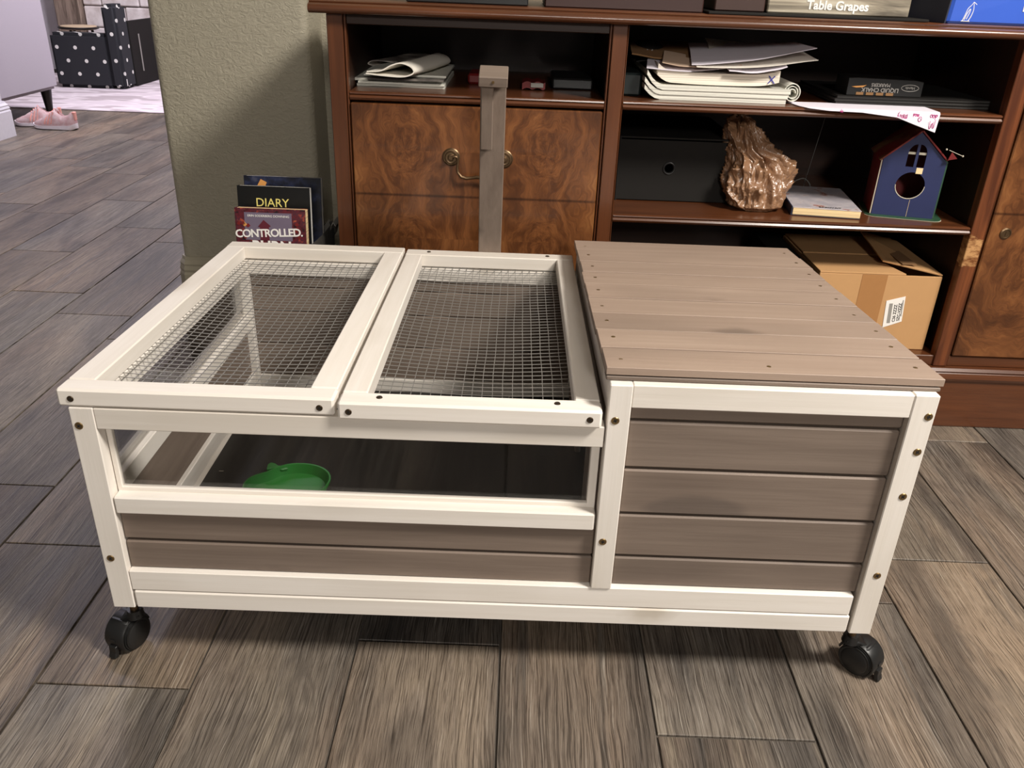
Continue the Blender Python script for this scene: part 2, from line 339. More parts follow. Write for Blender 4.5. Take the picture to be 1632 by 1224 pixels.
# ------------------------------------------------------------------ mesh helpers
WLOC = {}
class MB:
    def __init__(s): s.bm = bmesh.new()
    def box(s, x0, x1, y0, y1, z0, z1, bev=0.0, seg=1):
        b = bmesh.new(); r = bmesh.ops.create_cube(b, size=1.0)
        for v in b.verts:
            v.co = Vector((x0+(v.co.x+.5)*(x1-x0), y0+(v.co.y+.5)*(y1-y0), z0+(v.co.z+.5)*(z1-z0)))
        if bev: bmesh.ops.bevel(b, geom=b.edges[:], offset=bev, segments=seg, affect='EDGES', clamp_overlap=True)
        s.add(b); return s
    def hexa(s, pts, bev=0.0):
        """eight points: bottom four counter-clockwise, top four"""
        b = bmesh.new(); vs = [b.verts.new(p) for p in pts]
        for f in ((3,2,1,0),(4,5,6,7),(0,1,5,4),(1,2,6,5),(2,3,7,6),(3,0,4,7)): b.faces.new([vs[i] for i in f])
        if bev: bmesh.ops.bevel(b, geom=b.edges[:], offset=bev, segments=1, affect='EDGES', clamp_overlap=True)
        s.add(b); return s
    def prism(s, pts, axis, a0, a1, bev=0.0, seg=1):
        """polygon pts in the two other axes, extruded along axis from a0 to a1"""
        b = bmesh.new()
        def mk(p, a):
            l = [0,0,0]; o = [i for i in range(3) if i != axis]
            l[axis] = a; l[o[0]] = p[0]; l[o[1]] = p[1]; return b.verts.new(l)
        A = [mk(p, a0) for p in pts]; B = [mk(p, a1) for p in pts]; n = len(pts)
        b.faces.new(A); b.faces.new(B[::-1])
        for i in range(n): b.faces.new((A[i], B[i], B[(i+1)%n], A[(i+1)%n]))
        bmesh.ops.recalc_face_normals(b, faces=b.faces[:])
        if bev: bmesh.ops.bevel(b, geom=b.edges[:], offset=bev, segments=seg, affect='EDGES', clamp_overlap=True)
        s.add(b); return s
    def cyl(s, p0, p1, r0, r1=None, n=16, bev=0.0, cap=True):
        r1 = r0 if r1 is None else r1
        p0, p1 = Vector(p0), Vector(p1); d = p1-p0
        b = bmesh.new()
        bmesh.ops.create_cone(b, cap_ends=cap, cap_tris=False, segments=n, radius1=r0, radius2=r1, depth=d.length)
        if bev: bmesh.ops.bevel(b, geom=[e for e in b.edges if all(abs(abs(v.co.z)-d.length/2) < 1e-6 for v in e.verts) and abs(e.verts[0].co.z-e.verts[1].co.z) < 1e-6], offset=bev, segments=2, affect='EDGES')
        q = d.to_track_quat('Z', 'Y')
        bmesh.ops.transform(b, matrix=Matrix.Translation((p0+p1)/2) @ q.to_matrix().to_4x4(), verts=b.verts[:])
        s.add(b); return s
    def tube(s, pts, r, n=8, close=False):
        pts = [Vector(p) for p in pts]; b = bmesh.new(); rings = []; m = len(pts)
        rr = r if isinstance(r, (list, tuple)) else [r]*m
        ref = None
        for i, p in enumerate(pts):
            a = pts[(i-1) % m] if (close or i > 0) else p; c = pts[(i+1) % m] if (close or i < m-1) else p
            t = (c-a).normalized()
            if ref is None: ref = t.orthogonal().normalized()
            ref = (ref - t*ref.dot(t)).normalized(); bi = t.cross(ref)
            rings.append([b.verts.new(p + rr[i]*(math.cos(2*PI*j/n)*ref + math.sin(2*PI*j/n)*bi)) for j in range(n)])
        for i in range(m if close else m-1):
            A, B = rings[i], rings[(i+1) % m]
            for j in range(n): b.faces.new((A[j], A[(j+1)%n], B[(j+1)%n], B[j]))
        if not close: b.faces.new(rings[0][::-1]); b.faces.new(rings[-1])
        s.add(b); return s
    def lathe(s, prof, c=(0,0,0), n=24, axis='Z'):
        b = bmesh.new(); rings = []
        for r, z in prof:
            ring = []
            for j in range(n):
                a = 2*PI*j/n; x, y = r*math.cos(a), r*math.sin(a)
                p = (x, y, z) if axis == 'Z' else ((x, -z, y) if axis == 'Y' else (z, x, y))
                ring.append(b.verts.new(Vector(p)+Vector(c)))
            rings.append(ring)
        for A, B in zip(rings, rings[1:]):
            for j in range(n): b.faces.new((A[j], A[(j+1)%n], B[(j+1)%n], B[j]))
        b.faces.new(rings[0][::-1]); b.faces.new(rings[-1])
        bmesh.ops.recalc_face_normals(b, faces=b.faces[:])
        s.add(b); return s
    def slab(s, x0, x1, y0, y1, zf, t, nx=16, ny=6):
        """thin bent slab: zf(u, v) gives the underside height"""
        b = bmesh.new(); T = []; B = []
        for j in range(ny+1):
            rt = []; rb = []
            for i in range(nx+1):
                u, v = i/nx, j/ny; x = x0+(x1-x0)*u; y = y0+(y1-y0)*v; z = zf(u, v)
                rb.append(b.verts.new((x, y, z))); rt.append(b.verts.new((x, y, z+t)))
            T.append(rt); B.append(rb)
        for j in range(ny):
            for i in range(nx):
                b.faces.new((T[j][i], T[j][i+1], T[j+1][i+1], T[j+1][i]))
                b.faces.new((B[j][i], B[j+1][i], B[j+1][i+1], B[j][i+1]))
        for i in range(nx):
            b.faces.new((B[0][i], B[0][i+1], T[0][i+1], T[0][i])); b.faces.new((B[ny][i+1], B[ny][i], T[ny][i], T[ny][i+1]))
        for j in range(ny):
            b.faces.new((B[j+1][0], B[j][0], T[j][0], T[j+1][0])); b.faces.new((B[j][nx], B[j+1][nx], T[j+1][nx], T[j][nx]))
        s.add(b); return s
    def add(s, b, mat=None):
        if mat is not None: bmesh.ops.transform(b, matrix=mat, verts=b.verts[:])
        me = bpy.data.meshes.new('t'); b.to_mesh(me); b.free(); s.bm.from_mesh(me); bpy.data.meshes.remove(me); return s
    def xf(s, m):
        bmesh.ops.transform(s.bm, matrix=m, verts=s.bm.verts[:]); return s
    def build(s, name, mats, parent=None, smooth=False, origin=None, keep=False):
        bm = s.bm
        bmesh.ops.recalc_face_normals(bm, faces=bm.faces[:])
        xs = [v.co for v in bm.verts]
        if origin is None:
            lo = [min(v[i] for v in xs) for i in range(3)]; hi = [max(v[i] for v in xs) for i in range(3)]
            origin = ((lo[0]+hi[0])/2, (lo[1]+hi[1])/2, (lo[2]+hi[2])/2)
        o3 = Vector(origin)
        for v in bm.verts: v.co -= o3
        me = bpy.data.meshes.new(name); bm.to_mesh(me); bm.free()
        if not isinstance(mats, (list, tuple)): mats = [mats]
        for m in mats: me.materials.append(m)
        if smooth:
            for p in me.polygons: p.use_smooth = True
            if smooth != 'all': 
                try: me.set_sharp_from_angle(angle=math.radians(40))
                except Exception: pass
        o = bpy.data.objects.new(name, me); C.objects.link(o)
        place(o, o3, parent); return o

def place(o, wloc, parent):
    WLOC[o.name] = Vector(wloc)
    if parent is not None:
        o.parent = parent; o.location = Vector(wloc) - WLOC[parent.name]
    else: o.location = wloc
def tag(o, label, cat, group=None, kind=None):
    if label: o['label'] = label
    if cat: o['category'] = cat
    if group: o['group'] = group
    if kind: o['kind'] = kind
    return o
def empty(name, loc, parent=None):
    o = bpy.data.objects.new(name, None); C.objects.link(o); o.empty_display_size = .05
    place(o, loc, parent); return o
def struct(o): o['kind'] = 'structure'; return o
def bx(name, mat, parent, x0, x1, y0, y1, z0, z1, bev=.0012):
    if isinstance(mat, list):
        d = (x1-x0, y1-y0, z1-z0); mat = mat[d.index(max(d))]
    return MB().box(x0, x1, y0, y1, z0, z1, bev).build(name, mat, parent)

def text_mesh(txt, size, mat, name, parent, origin, xdir, ydir, extrude=.0003, align='CENTER', shear=0, spacing=1.0, bold=0):
    cu = bpy.data.curves.new('txt', 'FONT'); cu.body = txt; cu.size = size; cu.align_x = align; cu.align_y = 'BOTTOM_BASELINE'
    cu.extrude = extrude; cu.resolution_u = 3; cu.shear = shear; cu.space_character = spacing; cu.offset = bold
    return curve_obj(cu, mat, name, parent, origin, xdir, ydir)
def curve_obj(cu, mat, name, parent, origin, xdir, ydir, smooth=False):
    tmp = bpy.data.objects.new('tmp', cu); C.objects.link(tmp)
    bpy.context.view_layer.update()
    dg = bpy.context.evaluated_depsgraph_get()
    me = bpy.data.meshes.new_from_object(tmp.evaluated_get(dg))
    bpy.data.objects.remove(tmp); bpy.data.curves.remove(cu)
    X = Vector(xdir).normalized(); Y = Vector(ydir).normalized(); Z = X.cross(Y).normalized(); Y = Z.cross(X)
    R = Matrix((X, Y, Z)).transposed().to_4x4()
    me.transform(R); me.materials.clear(); me.materials.append(mat); me.name = name
    o = bpy.data.objects.new(name, me); C.objects.link(o); place(o, origin, parent); return o
def plate(outline, holes, t, mat, name, parent, origin, xdir, ydir):
    """flat plate with real holes (filled 2D curve), half thickness t"""
    cu = bpy.data.curves.new('pl', 'CURVE'); cu.dimensions = '2D'; cu.fill_mode = 'BOTH'; cu.extrude = t
    for lp in [outline]+holes:
        sp = cu.splines.new('POLY'); sp.points.add(len(lp)-1)
        for i, (a, b) in enumerate(lp): sp.points[i].co = (a, b, 0, 1)
        sp.use_cyclic_u = True
    return curve_obj(cu, mat, name, parent, origin, xdir, ydir)

# ------------------------------------------------------------------ floor
floor = MB().box(-4.6, 2.6, -1.6, 6.6, -.04, -.0035).build('floor', M_grout, None, origin=(0, 0, 0))
struct(floor)
TW, TL = .2024, .644
tm = bmesh.new(); bmesh.ops.create_cube(tm, size=1.0)
for v in tm.verts: v.co = Vector((v.co.x*(TW-.0032), v.co.y*(TL-.0032), v.co.z*.01-.005))
bmesh.ops.bevel(tm, geom=[e for e in tm.edges if e.verts[0].co.z > -.001 and e.verts[1].co.z > -.001], offset=.0008, segments=1, affect='EDGES')
tme = bpy.data.meshes.new('floor_tile'); tm.to_mesh(tme); tm.free(); tme.materials.append(M_tile)
known = {0: -.052, -1: .233, 2: .048, 4: -.096, 6: .281, 7: .69, 1: .40, 3: .44, 5: .17, 8: .35, 9: -.04, 10: .48, -2: 1.04, -3: 1.192, -4: 1.343, -5: 1.697, -6: 2.13,
         -7: 2.237, -8: 3.03, -9: 3.277}
phi = -.0058; ntile = 0
for n in range(-16, 11):
    j0 = known.get(n, random.random()*TL)
    xc = -.0961+(n+.5)*TW
    k0 = math.floor((-.75-j0)/TL)
    for k in range(k0, 14):
        yc = j0+(k+.5)*TL
        if yc-TL/2 > 4.6 or yc+TL/2 < -.75: continue
        if n >= 1 and yc-TL/2 > .95: continue
        if n <= -5 and yc+TL/2 < .25*(-4-n): continue
        if n <= -5 and yc < (-n-5)*.22: continue
        o = bpy.data.objects.new('floor_tile', tme); C.objects.link(o)
        c_, s_ = math.cos(phi), math.sin(phi)
        place(o, (xc*c_-yc*s_, xc*s_+yc*c_, random.uniform(-.0003, .0003)), floor)
        o.rotation_euler = (0, 0, phi + (PI if random.random() < .5 else 0)); ntile += 1
print('tiles', ntile)

# ------------------------------------------------------------------ walls
def baseboard(name, path, h, mat):
    """profile swept along a polyline of outward-offset wall face points ((x,y),(nx,ny))"""
    prof = [(.0, 0), (.015, 0), (.015, h*.72), (.0125, h*.76), (.014, h*.80), (.011, h*.86), (.012, h*.89), (.006, h*.95), (.004, h), (0, h)]
    b = bmesh.new(); rings = []
    for (x, y), (nx, ny) in path:
        rings.append([b.verts.new((x+nx*d, y+ny*d, z)) for d, z in prof])
    m = len(prof)
    for A, B in zip(rings, rings[1:]):
        for j in range(m): b.faces.new((A[j], A[(j+1)%m], B[(j+1)%m], B[j]))
    b.faces.new(rings[0]); b.faces.new(rings[-1][::-1])
    mb = MB(); mb.add(b); o = mb.build(name, mat, None); return struct(o)
def rounded_rect(x0, x1, y0, y1, r, n=6):
    p = []
    for cx, cy, a in ((x1-r, y1-r, 0), (x0+r, y1-r, 90), (x0+r, y0+r, 180), (x1-r, y0+r, 270)):
        for i in range(n+1):
            t = math.radians(a+90*i/n); p.append((cx+r*math.cos(t), cy+r*math.sin(t)))
    return p
o = MB().prism(rounded_rect(-.345, .02, 1.215, 1.62, .02), 2, 0, 2.6).build('wall_left', M_wall, None, smooth=True); struct(o)
o = bx('wall_back', M_wall, None, .0, 2.4, 1.36, 1.5, 0, 2.6, 0); struct(o)
s2 = .7071
baseboard('baseboard_left', [((-.345, 1.62), (-1, 0)), ((-.345, 1.228), (-1, -.35)), ((-.335, 1.215), (-.35, -1)), ((.012, 1.215), (.35, -1)), ((.02, 1.228), (1, -.35)), ((.02, 1.36), (1, 0))], .165, M_base)
o = bx('wall_side', M_wall2, None, -2.5, -2.095, 1.9, 3.515, 0, 2.6, .01); struct(o)
baseboard('baseboard_side', [((-2.095, 1.9), (1.4, 0)), ((-2.095, 3.513), (1.4, 1.2)), ((-2.5, 3.513), (0, 1.2))], .172, M_base2)
o = bx('wall_far', M_wall2, None, -4.4, 1.5, 6.3, 6.4, 0, 2.6, 0); struct(o)
o = bx('ceiling', M_ceil, None, -4.6, 2.6, -1.8, 6.6, 2.6, 2.66, 0); struct(o)

# ------------------------------------------------------------------ hutch
H = tag(empty('tortoise_hutch', (.5, .31, 0)), 'white and grey wooden tortoise hutch on black casters, mesh lids on the left', 'hutch')
def screw(p, nrm, par, mat=M_screw, r=.0050):
    p = Vector(p); nrm = Vector(nrm).normalized()
    q = nrm.to_track_quat('Z', 'Y').to_matrix().to_4x4()
    a = random.random()*PI
    mb = MB(); mb.lathe([(r*.2, -.0015), (r, -.0008), (r, .0003), (r*.86, .0010), (r*.66, .0008), (.0002, .0004)], n=14)
    n0 = len(mb.bm.faces)
    for w_, h_ in ((r*.5, r*.14), (r*.14, r*.5)): mb.box(-w_, w_, -h_, h_, .0002, .00105)
    mb.cyl((0, 0, .0002), (0, 0, .00100), r*.26, n=8)
    mb.bm.faces.ensure_lookup_table()
    for f in mb.bm.faces[n0:]: f.material_index = 1
    mb.xf(Matrix.Translation(p) @ q @ Matrix.Rotation(a, 4, 'Z'))
    return mb.build('screw', [mat, M_hole], par, smooth=True)
zl = lambda y: .386-.0302*y            # underside of the lids
zr = lambda y: .4425-.0568*y           # underside of the roof
T = .028; D = .618
# posts
fl = bx('post', WH, H, 0, .0285, 0, T, .087, .3862)
fm = bx('post', WH, H, .625, .6513, -.001, .022, .1475, .4415)
fr = bx('post', WH, H, .9715, 1.0, -.001, T, .087, .4425)
bx('post', WH, H, 0, .0285, D-T, D, .087, zl(D))
bx('post', WH, H, .625, .6513, D-.022, D, .14, zr(D))
bx('post', WH, H, .9715, 1.0, D-T, D, .087, zr(D))
screw((.0085, 0, .362), (0, -1, 0), fl); screw((.0105, 0, .168), (0, -1, 0), fl)
screw((.6345, -.001, .3955), (0, -1, 0), fm); screw((.6345, -.001, .2225), (0, -1, 0), fm)
for x, z in ((.9935, .4154), (.9925, .3683), (.991, .3055), (.988, .1847)): screw((x-.001, -.001, z), (0, -1, 0), fr)
# front
bx('rail', WH, H, .0305, .9685, 0, .024, .0875, .1158, .0022)
bx('rail', WH, H, .029, .9665, .001, .022, .1168, .1478)
bx('rail', WH, H, .0285, .6235, .0005, .020, .3578, .3858)
bx('rail', WH, H, .0295, .6222, .0005, .018, .2372, .262, .002)
bx('rail', WH, H, .6513, .9715, 0, .022, .4122, .4418)
# window trim and acrylic (front)
wt = bx('window_trim', WH, H, .0295, .6222, .0165, .024, .2545, .2675, .0008)
bx('window_trim', WH, H, .0295, .036, .0165, .024, .266, .36, .0008)
bx('window_trim', WH, H, .612, .6222, .0165, .030, .266, .36, .0008)
bx('window_pane', M_glass, H, .035, .613, .0195, .0215, .264, .361, 0)
# front boards
def boards(x0, x1, y0, y1, cuts, name='board', mat=GR, gap=.0017):
    for a, b in zip(cuts, cuts[1:]):
        xb = (x1-x0) > (y1-y0)
        bx(name, mat, H, x0, x1, y0, y1, a+gap, b-gap, .0022)
boards(.029, .6248, .009, .019, [.146, .192, .2385])
boards(.652, .971, .009, .019, [.1465, .1935, .2590])
boards(.652, .971, .009, .019, [.2590, .3253], mat=wood('stained_grey_wood', srgb(134, 119, 107), srgb(108, 94, 84), 0, .6, .3, srgb(86, 72, 64), 1, .3, tint=.04, stain=(-.065, -.030, .085, .036)))
boards(.652, .971, .009, .019, [.3253, .3915, .414])
# a dark backing strip behind the tongue and groove joints
bx('backing', GR, H, .029, .6248, .0192, .0205, .148, .237, 0)
bx('backing', GR, H, .652, .971, .0192, .0205, .148, .412, 0)
# left side (x = 0)
def sideprism(name, mat, x0, x1, y0, y1, zb0, zb1, zt0, zt1, bev=.0012, parent=H):
    return MB().hexa([(x0,y0,zb0),(x1,y0,zb0),(x1,y1,zb1),(x0,y1,zb1),(x0,y0,zt0),(x1,y0,zt0),(x1,y1,zt1),(x0,y1,zt1)], bev).build(name, mat, parent)
sideprism('rail', WH[1], 0.001, .022, T, D-T, zl(T)-.027, zl(D-T)-.027, zl(T)-.0003, zl(D-T)-.0003)
bx('rail', WH, H, .001, .022, T, D-T, .2372, .266)
bx('rail', WH, H, .001, .022, T, D-T, .115, .1455)
bx('rail', WH, H, .003, .030, T, D-T, .0875, .114)
bx('window_trim', WH, H, .004, .011, T, D-T, .2662, .2755, .0008)
bx('window_trim', WH, H, .004, .011, T, T+.008, .27, .355, .0008)
bx('window_trim', WH, H, .004, .011, D-T-.009, D-T, .27, .345, .0008)
bx('window_pane', M_glass, H, .0115, .0135, T, D-T, .266, .352, 0)
bx('board', GR, H, .008, .016, T, D-T, .1460, .2368, .001)
# right side (x = 1)
sideprism('rail', WH[1], .978, .999, T, D-T, zr(T)-.03, zr(D-T)-.03, zr(T)-.0003, zr(D-T)-.0003)
bx('rail', WH, H, .978, .999, T, D-T, .0875, .146)
for a, b in zip([.147, .213, .279, .345], [.213, .279, .345, .385]): bx('board', GR, H, .984, .993, T, D-T, a+.001, b-.001, .002)
# back
bx('rail', WH, H, .0285, .625, D-.02, D, .3425, zl(D)-.0003)
bx('rail', WH, H, .0285, .9715, D-.02, D, .1124, .139)
bx('rail', WH, H, .0285, .9715, D-.02, D-.001, .0875, .1115)
bx('rail', WH, H, .6513, .9715, D-.02, D, .378, zr(D))
for a, b in zip([.139, .205, .271, .319], [.205, .271, .319, .3425]): bx('board', GR, H, .0285, .625, D-.015, D-.006, a+.0007, b-.0007, .0015)
for a, b in zip([.139, .205, .271, .337], [.205, .271, .337, .378]): bx('board', GR, H, .6513, .9715, D-.015, D-.006, a+.0007, b-.0007, .0015)
# film covered floor panels
M_film = patchy('dark_glossy_film', [(.35, srgb(24, 22, 20)), (.6, srgb(33, 31, 28)), (.75, srgb(40, 37, 34))], 1.0, 4, .38, .6, (90, 5, 1), 0, .25)
bx('floor_panel', M_film, H, .0235, .5112, .021, .5975, .1065, .1135, .0006)
bx('floor_panel', M_film, H, .5128, .9765, .021, .5975, .1065, .1135, .0006)
# partition with a doorway
sideprism('rail', WH[1], .6255, .6395, .022, D-.022, .398, .372, zr(.022)-.0005, zr(D-.022)-.0005)
for a, b in zip([.120, .186, .252, .318], [.186, .252, .318, .372]):
    if a < .26:
        bx('partition_board', GR, H, .6275, .6365, .024, .22, a+.0007, b-.0007, .0015)
        bx('partition_board', GR, H, .6275, .6365, .38, D-.024, a+.0007, b-.0007, .0015)
    else: bx('partition_board', GR, H, .6275, .6365, .024, D-.024, a+.0007, b-.0007, .0015)
# roof of the sleeping box
roof = empty('roof', (.812, .31, .44), H)
roof['label'] = 'grey plank roof'
ys = [.0085, .074, .1405, .2075, .2755, .348, .411, .4745, .545, .6205]
zt = lambda y: .4590-.0568*y
th = .0092
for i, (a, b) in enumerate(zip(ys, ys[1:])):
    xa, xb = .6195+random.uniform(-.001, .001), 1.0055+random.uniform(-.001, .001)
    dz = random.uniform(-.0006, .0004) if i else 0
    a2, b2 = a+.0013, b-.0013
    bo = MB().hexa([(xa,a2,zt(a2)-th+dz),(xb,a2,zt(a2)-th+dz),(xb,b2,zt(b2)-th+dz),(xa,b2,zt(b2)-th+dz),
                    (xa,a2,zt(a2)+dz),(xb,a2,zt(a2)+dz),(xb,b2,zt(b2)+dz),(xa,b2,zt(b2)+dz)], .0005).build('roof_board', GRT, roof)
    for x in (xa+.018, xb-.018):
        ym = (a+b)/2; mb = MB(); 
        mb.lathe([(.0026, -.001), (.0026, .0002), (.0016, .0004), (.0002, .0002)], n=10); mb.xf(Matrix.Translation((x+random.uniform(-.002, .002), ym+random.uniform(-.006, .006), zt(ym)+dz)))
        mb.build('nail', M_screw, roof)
mb = MB(); mb.lathe([(.0026, -.001), (.0026, .0002), (.0016, .0004), (.0002, .0002)], n=10); mb.xf(Matrix.Translation((.81, .03, zt(.03)))); mb.build('nail', M_screw, roof)
g = zt(0)-th
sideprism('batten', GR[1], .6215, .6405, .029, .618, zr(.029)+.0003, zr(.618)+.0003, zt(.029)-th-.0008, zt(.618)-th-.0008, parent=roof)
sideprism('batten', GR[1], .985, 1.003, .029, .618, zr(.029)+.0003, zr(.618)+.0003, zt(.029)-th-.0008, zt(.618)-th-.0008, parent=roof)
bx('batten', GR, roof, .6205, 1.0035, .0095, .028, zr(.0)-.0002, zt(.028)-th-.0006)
# mesh lids
def lid(x0, x1, yoff, so, nm):
    L = empty('mesh_lid', ((x0+x1)/2, .32, .4), H)
    L['label'] = nm
    s, t = so, .0228
    Z = lambda y: .3872-.0302*y
    def beam(n, xa, xb, ya, yb, m, bev=.0016):
        return MB().hexa([(xa,ya,Z(ya)),(xb,ya,Z(ya)),(xb,yb,Z(yb)),(xa,yb,Z(yb)),(xa,ya,Z(ya)+t),(xb,ya,Z(ya)+t),(xb,yb,Z(yb)+t),(xa,yb,Z(yb)+t)], bev).build(n, m, L)
    y0, y1 = yoff, yoff+.641
    fr_ = beam('rail', x0, x1, y0, y0+.0295, WH[0], .0028)
    bk = beam('rail', x0, x1, y1-.033, y1, WH[0])
    beam('stile', x0+.0008, x0+s, y0+.0299, y1-.0334, WH[1])
    beam('stile', x1-s, x1-.0008, y0+.0299, y1-.0334, WH[1])
    # thin ledge under the stile that holds the mesh
    b = bmesh.new(); mb = MB(); ax0, ax1, ay0, ay1 = x0+s-.010, x1-s+.010, y0+.0295-.008, y1-.033+.008
    def zz(x, y):
        u = (x-ax0)/(ax1-ax0); v = (y-ay0)/(ay1-ay0)
        return Z(y)-.0012-.007*math.sin(PI*u)*math.sin(PI*v)-.0012*noise.noise((x*9, y*9, x0*5))
    def wire(pts, r=.00062):
        mb.tube(pts, r, 4)
    p = .0127
    nx = int((ax1-ax0)/p); ny = int((ay1-ay0)/p)
    for i in range(nx+1):
        x = ax0+.002+i*p
        wire([(x+.0012*noise.noise((x*30, k*.4, 3)), ay0+(ay1-ay0)*k/18, zz(x, ay0+(ay1-ay0)*k/18)) for k in range(19)])
    for j in range(ny+1):
        y = ay0+.002+j*p
        wire([(ax0+(ax1-ax0)*k/9, y-.004*math.sin(PI*k/9)*.5+.0008*noise.noise((j*.7, k*.5, 9)), zz(ax0+(ax1-ax0)*k/9, y)+.0011) for k in range(10)])
    o = mb.build('wire_mesh', M_wire, L); o['kind'] = 'stuff'
    return L, fr_, bk, Z, t
L1, f1, b1, Z1, t1 = lid(-.0105, .3095, .0, .0335, 'left mesh lid')
L2, f2, b2, Z2, t2 = lid(.3148, .6185, -.008, .0305, 'mesh lid beside the grey roof')
screw((.0055, .0, .3975), (0, -1, 0), f1, M_recess, .0040); screw((.2925, .0, .3975), (0, -1, 0), f1, M_recess, .0040)
screw((.3275, -.008, .398), (0, -1, 0), f2, M_recess, .0040); screw((.6045, -.008, .399), (0, -1, 0), f2, M_recess, .0040)
screw((.361, .008, Z2(.008)+t2), (0, -.03, 1), f2, M_recess, .0038); screw((.567, .009, Z2(.009)+t2), (0, -.03, 1), f2, M_recess, .0038)
screw((.356, .618, Z2(.618)+t2), (0, -.03, 1), b2, M_recess, .0038); screw((.572, .618, Z2(.618)+t2), (0, -.03, 1), b2, M_recess, .0038)

# capped prop bar hinged at the back of the hutch, leaning forward
pb = empty('prop_bar', (.464, .625, .345), H); pb['label'] = 'grey capped prop bar rising behind the lids'
ang = math.radians(17)
mb = MB().box(-.0205, .0205, -.009, .009, 0, .385, .0012)
R = Matrix.Translation((.4655, .657, .335)) @ Matrix.Rotation(ang, 4, 'X') @ Matrix.Rotation(math.radians(.5), 4, 'Y')
mb.xf(R); mb.build('bar', GR[2], pb)
MB().box(-.0225, .0225, -.036, .0095, .3855, .4015, .0012).xf(R).build('cap', GR[0], pb)
MB().box(-.0185, .0005, -.027, -.0092, .275, .3853, .0012).xf(R).build('stop_block', GR[2], pb)
MB().box(-.012, .012, -.010, .006, -.02, .012, .001).xf(R).build('hinge', M_brass, pb)
mb = MB().cyl((0, -.036, .394), (0, -.0375, .394), .0022, n=8); mb.xf(R).build('nail', M_screw, pb)

# casters
def caster(x, y, rot, sx_=0, sy_=0):
    c = empty('caster', (x, y, 0), H)
    Rm = Matrix.Translation((x, y, 0)) @ Matrix.Rotation(rot, 4, 'Z')
    for sx in (-1, 1):
        mb = MB(); mb.cyl((sx*.0065, 0, .0235), (sx*.0185, 0, .0235), .0235, n=32, bev=.002)
        mb.cyl((sx*.0185, 0, .0235), (sx*.0195, 0, .0235), .019, .0175, n=32)
        mb.xf(Rm).build('wheel', M_black, c, smooth=True)
    # hood: a curved shell over the upper part of the wheels, open underneath
    b = bmesh.new(); n = 20; A0, A1 = math.radians(-52), math.radians(165)
    for rr in (.0268, ):
        rings = []
        for i in range(n+1):
            a = A0+(A1-A0)*i/n
            ring = []
            for xx, r in ((-.0155, .0242), (-.0155, .0262), (-.0125, .0278), (.0125, .0278), (.0155, .0262), (.0155, .0242)):
                ring.append(b.verts.new((xx, -r*math.cos(a), .0235+r*math.sin(a))))
            rings.append(ring)
        for P, Q in zip(rings, rings[1:]):
            for j in range(6): b.faces.new((P[j], P[(j+1)%6], Q[(j+1)%6], Q[j]))
        b.faces.new(rings[0]); b.faces.new(rings[-1][::-1])
    bmesh.ops.recalc_face_normals(b, faces=b.faces[:])
    mb = MB(); mb.add(b); mb.box(-.0155, .0155, -.014, .014, .026, .05, .003)
    mb.xf(Rm); mb.hexa([(x-.010, y-.010, .044), (x+.010, y-.010, .044), (x+.010, y+.010, .044), (x-.010, y+.010, .044), (x+sx_-.010, y+sy_-.010, .058), (x+sx_+.010, y+sy_-.010, .058), (x+sx_+.010, y+sy_+.010, .058), (x+sx_-.010, y+sy_+.010, .058)], .002)
    mb.cyl((x+sx_, y+sy_, .052), (x+sx_, y+sy_, .064), .0115, .0095, 20)
    mb.build('hood', M_black, c, smooth=True)
    mb = MB().cyl((x+sx_, y+sy_, .055), (x+sx_, y+sy_, .0885), .0055, n=14); mb.build('stem', M_brass, c, smooth=True)
    mb = MB().prism([(-.0345, .002), (-.0275, .001), (-.0255, .012), (-.0265, .020), (-.031, .0195), (-.0315, .010)], 0, -.006, .006, .0008)
    mb.box(-.004, .004, -.0285, -.0272, .024, .029); mb.xf(Rm).build('brake_lever', M_black, c)
caster(-.003, .026, math.radians(-20), .016, -.002); caster(1.012, .028, math.radians(42), -.022, -.004)
caster(.024, .600, math.radians(15), -.008, 0); caster(.980, .596, math.radians(-30), .004, 0)

# green dish: a kidney shaped feeding bowl with a leaf stem
dz = tag(empty('feeding_dish', (.168, .236, .1136)), 'green plastic leaf-shaped feeding dish on the dark floor inside the hutch', 'dish')
def outline(k, n=44):
    P = []
    for i in range(n):
        a = 2*PI*i/n
        r = .0555*(1+.10*math.cos(a-.5)+.05*math.cos(2*a)-.15*math.exp(-((a-2.25)/.38)**2))
        P.append((.166+r*math.cos(a)*1.08*k, .237+r*math.sin(a)*.98*k+.008*math.cos(a)*k))
    return P
def dish():
    b = bmesh.new(); layers = [(.76, .0015), (.90, .005), (1.0, .0195), (1.035, .0200), (1.04, .0185), (.94, .003), (.80, 0)]
    rings = [[b.verts.new((x, y, z+.1138)) for x, y in outline(k)] for k, z in layers]
    for A, B in zip(rings, rings[1:]):
        m = len(A)
        for j in range(m): b.faces.new((A[j], A[(j+1)%m], B[(j+1)%m], B[j]))
    b.faces.new(rings[0]); b.faces.new(rings[-1][::-1]); bmesh.ops.recalc_face_normals(b, faces=b.faces[:]); return b
mb = MB(); mb.add(dish()); mb.build('bowl', M_green, dz, smooth=True)
MB().prism([(.128, .279), (.136, .282), (.152, .279), (.162, .284), (.152, .290), (.143, .292), (.138, .297), (.130, .300), (.126, .294)], 2, .126, .1305, .0012).build('stem', M_green, dz)
o = MB().box(.046, .053, .2925, .2938, .1138, .1144).build('wood_splinter', M_rim, None); tag(o, 'tiny white splinter lying on the dark hutch floor left of the green dish', 'splinter')

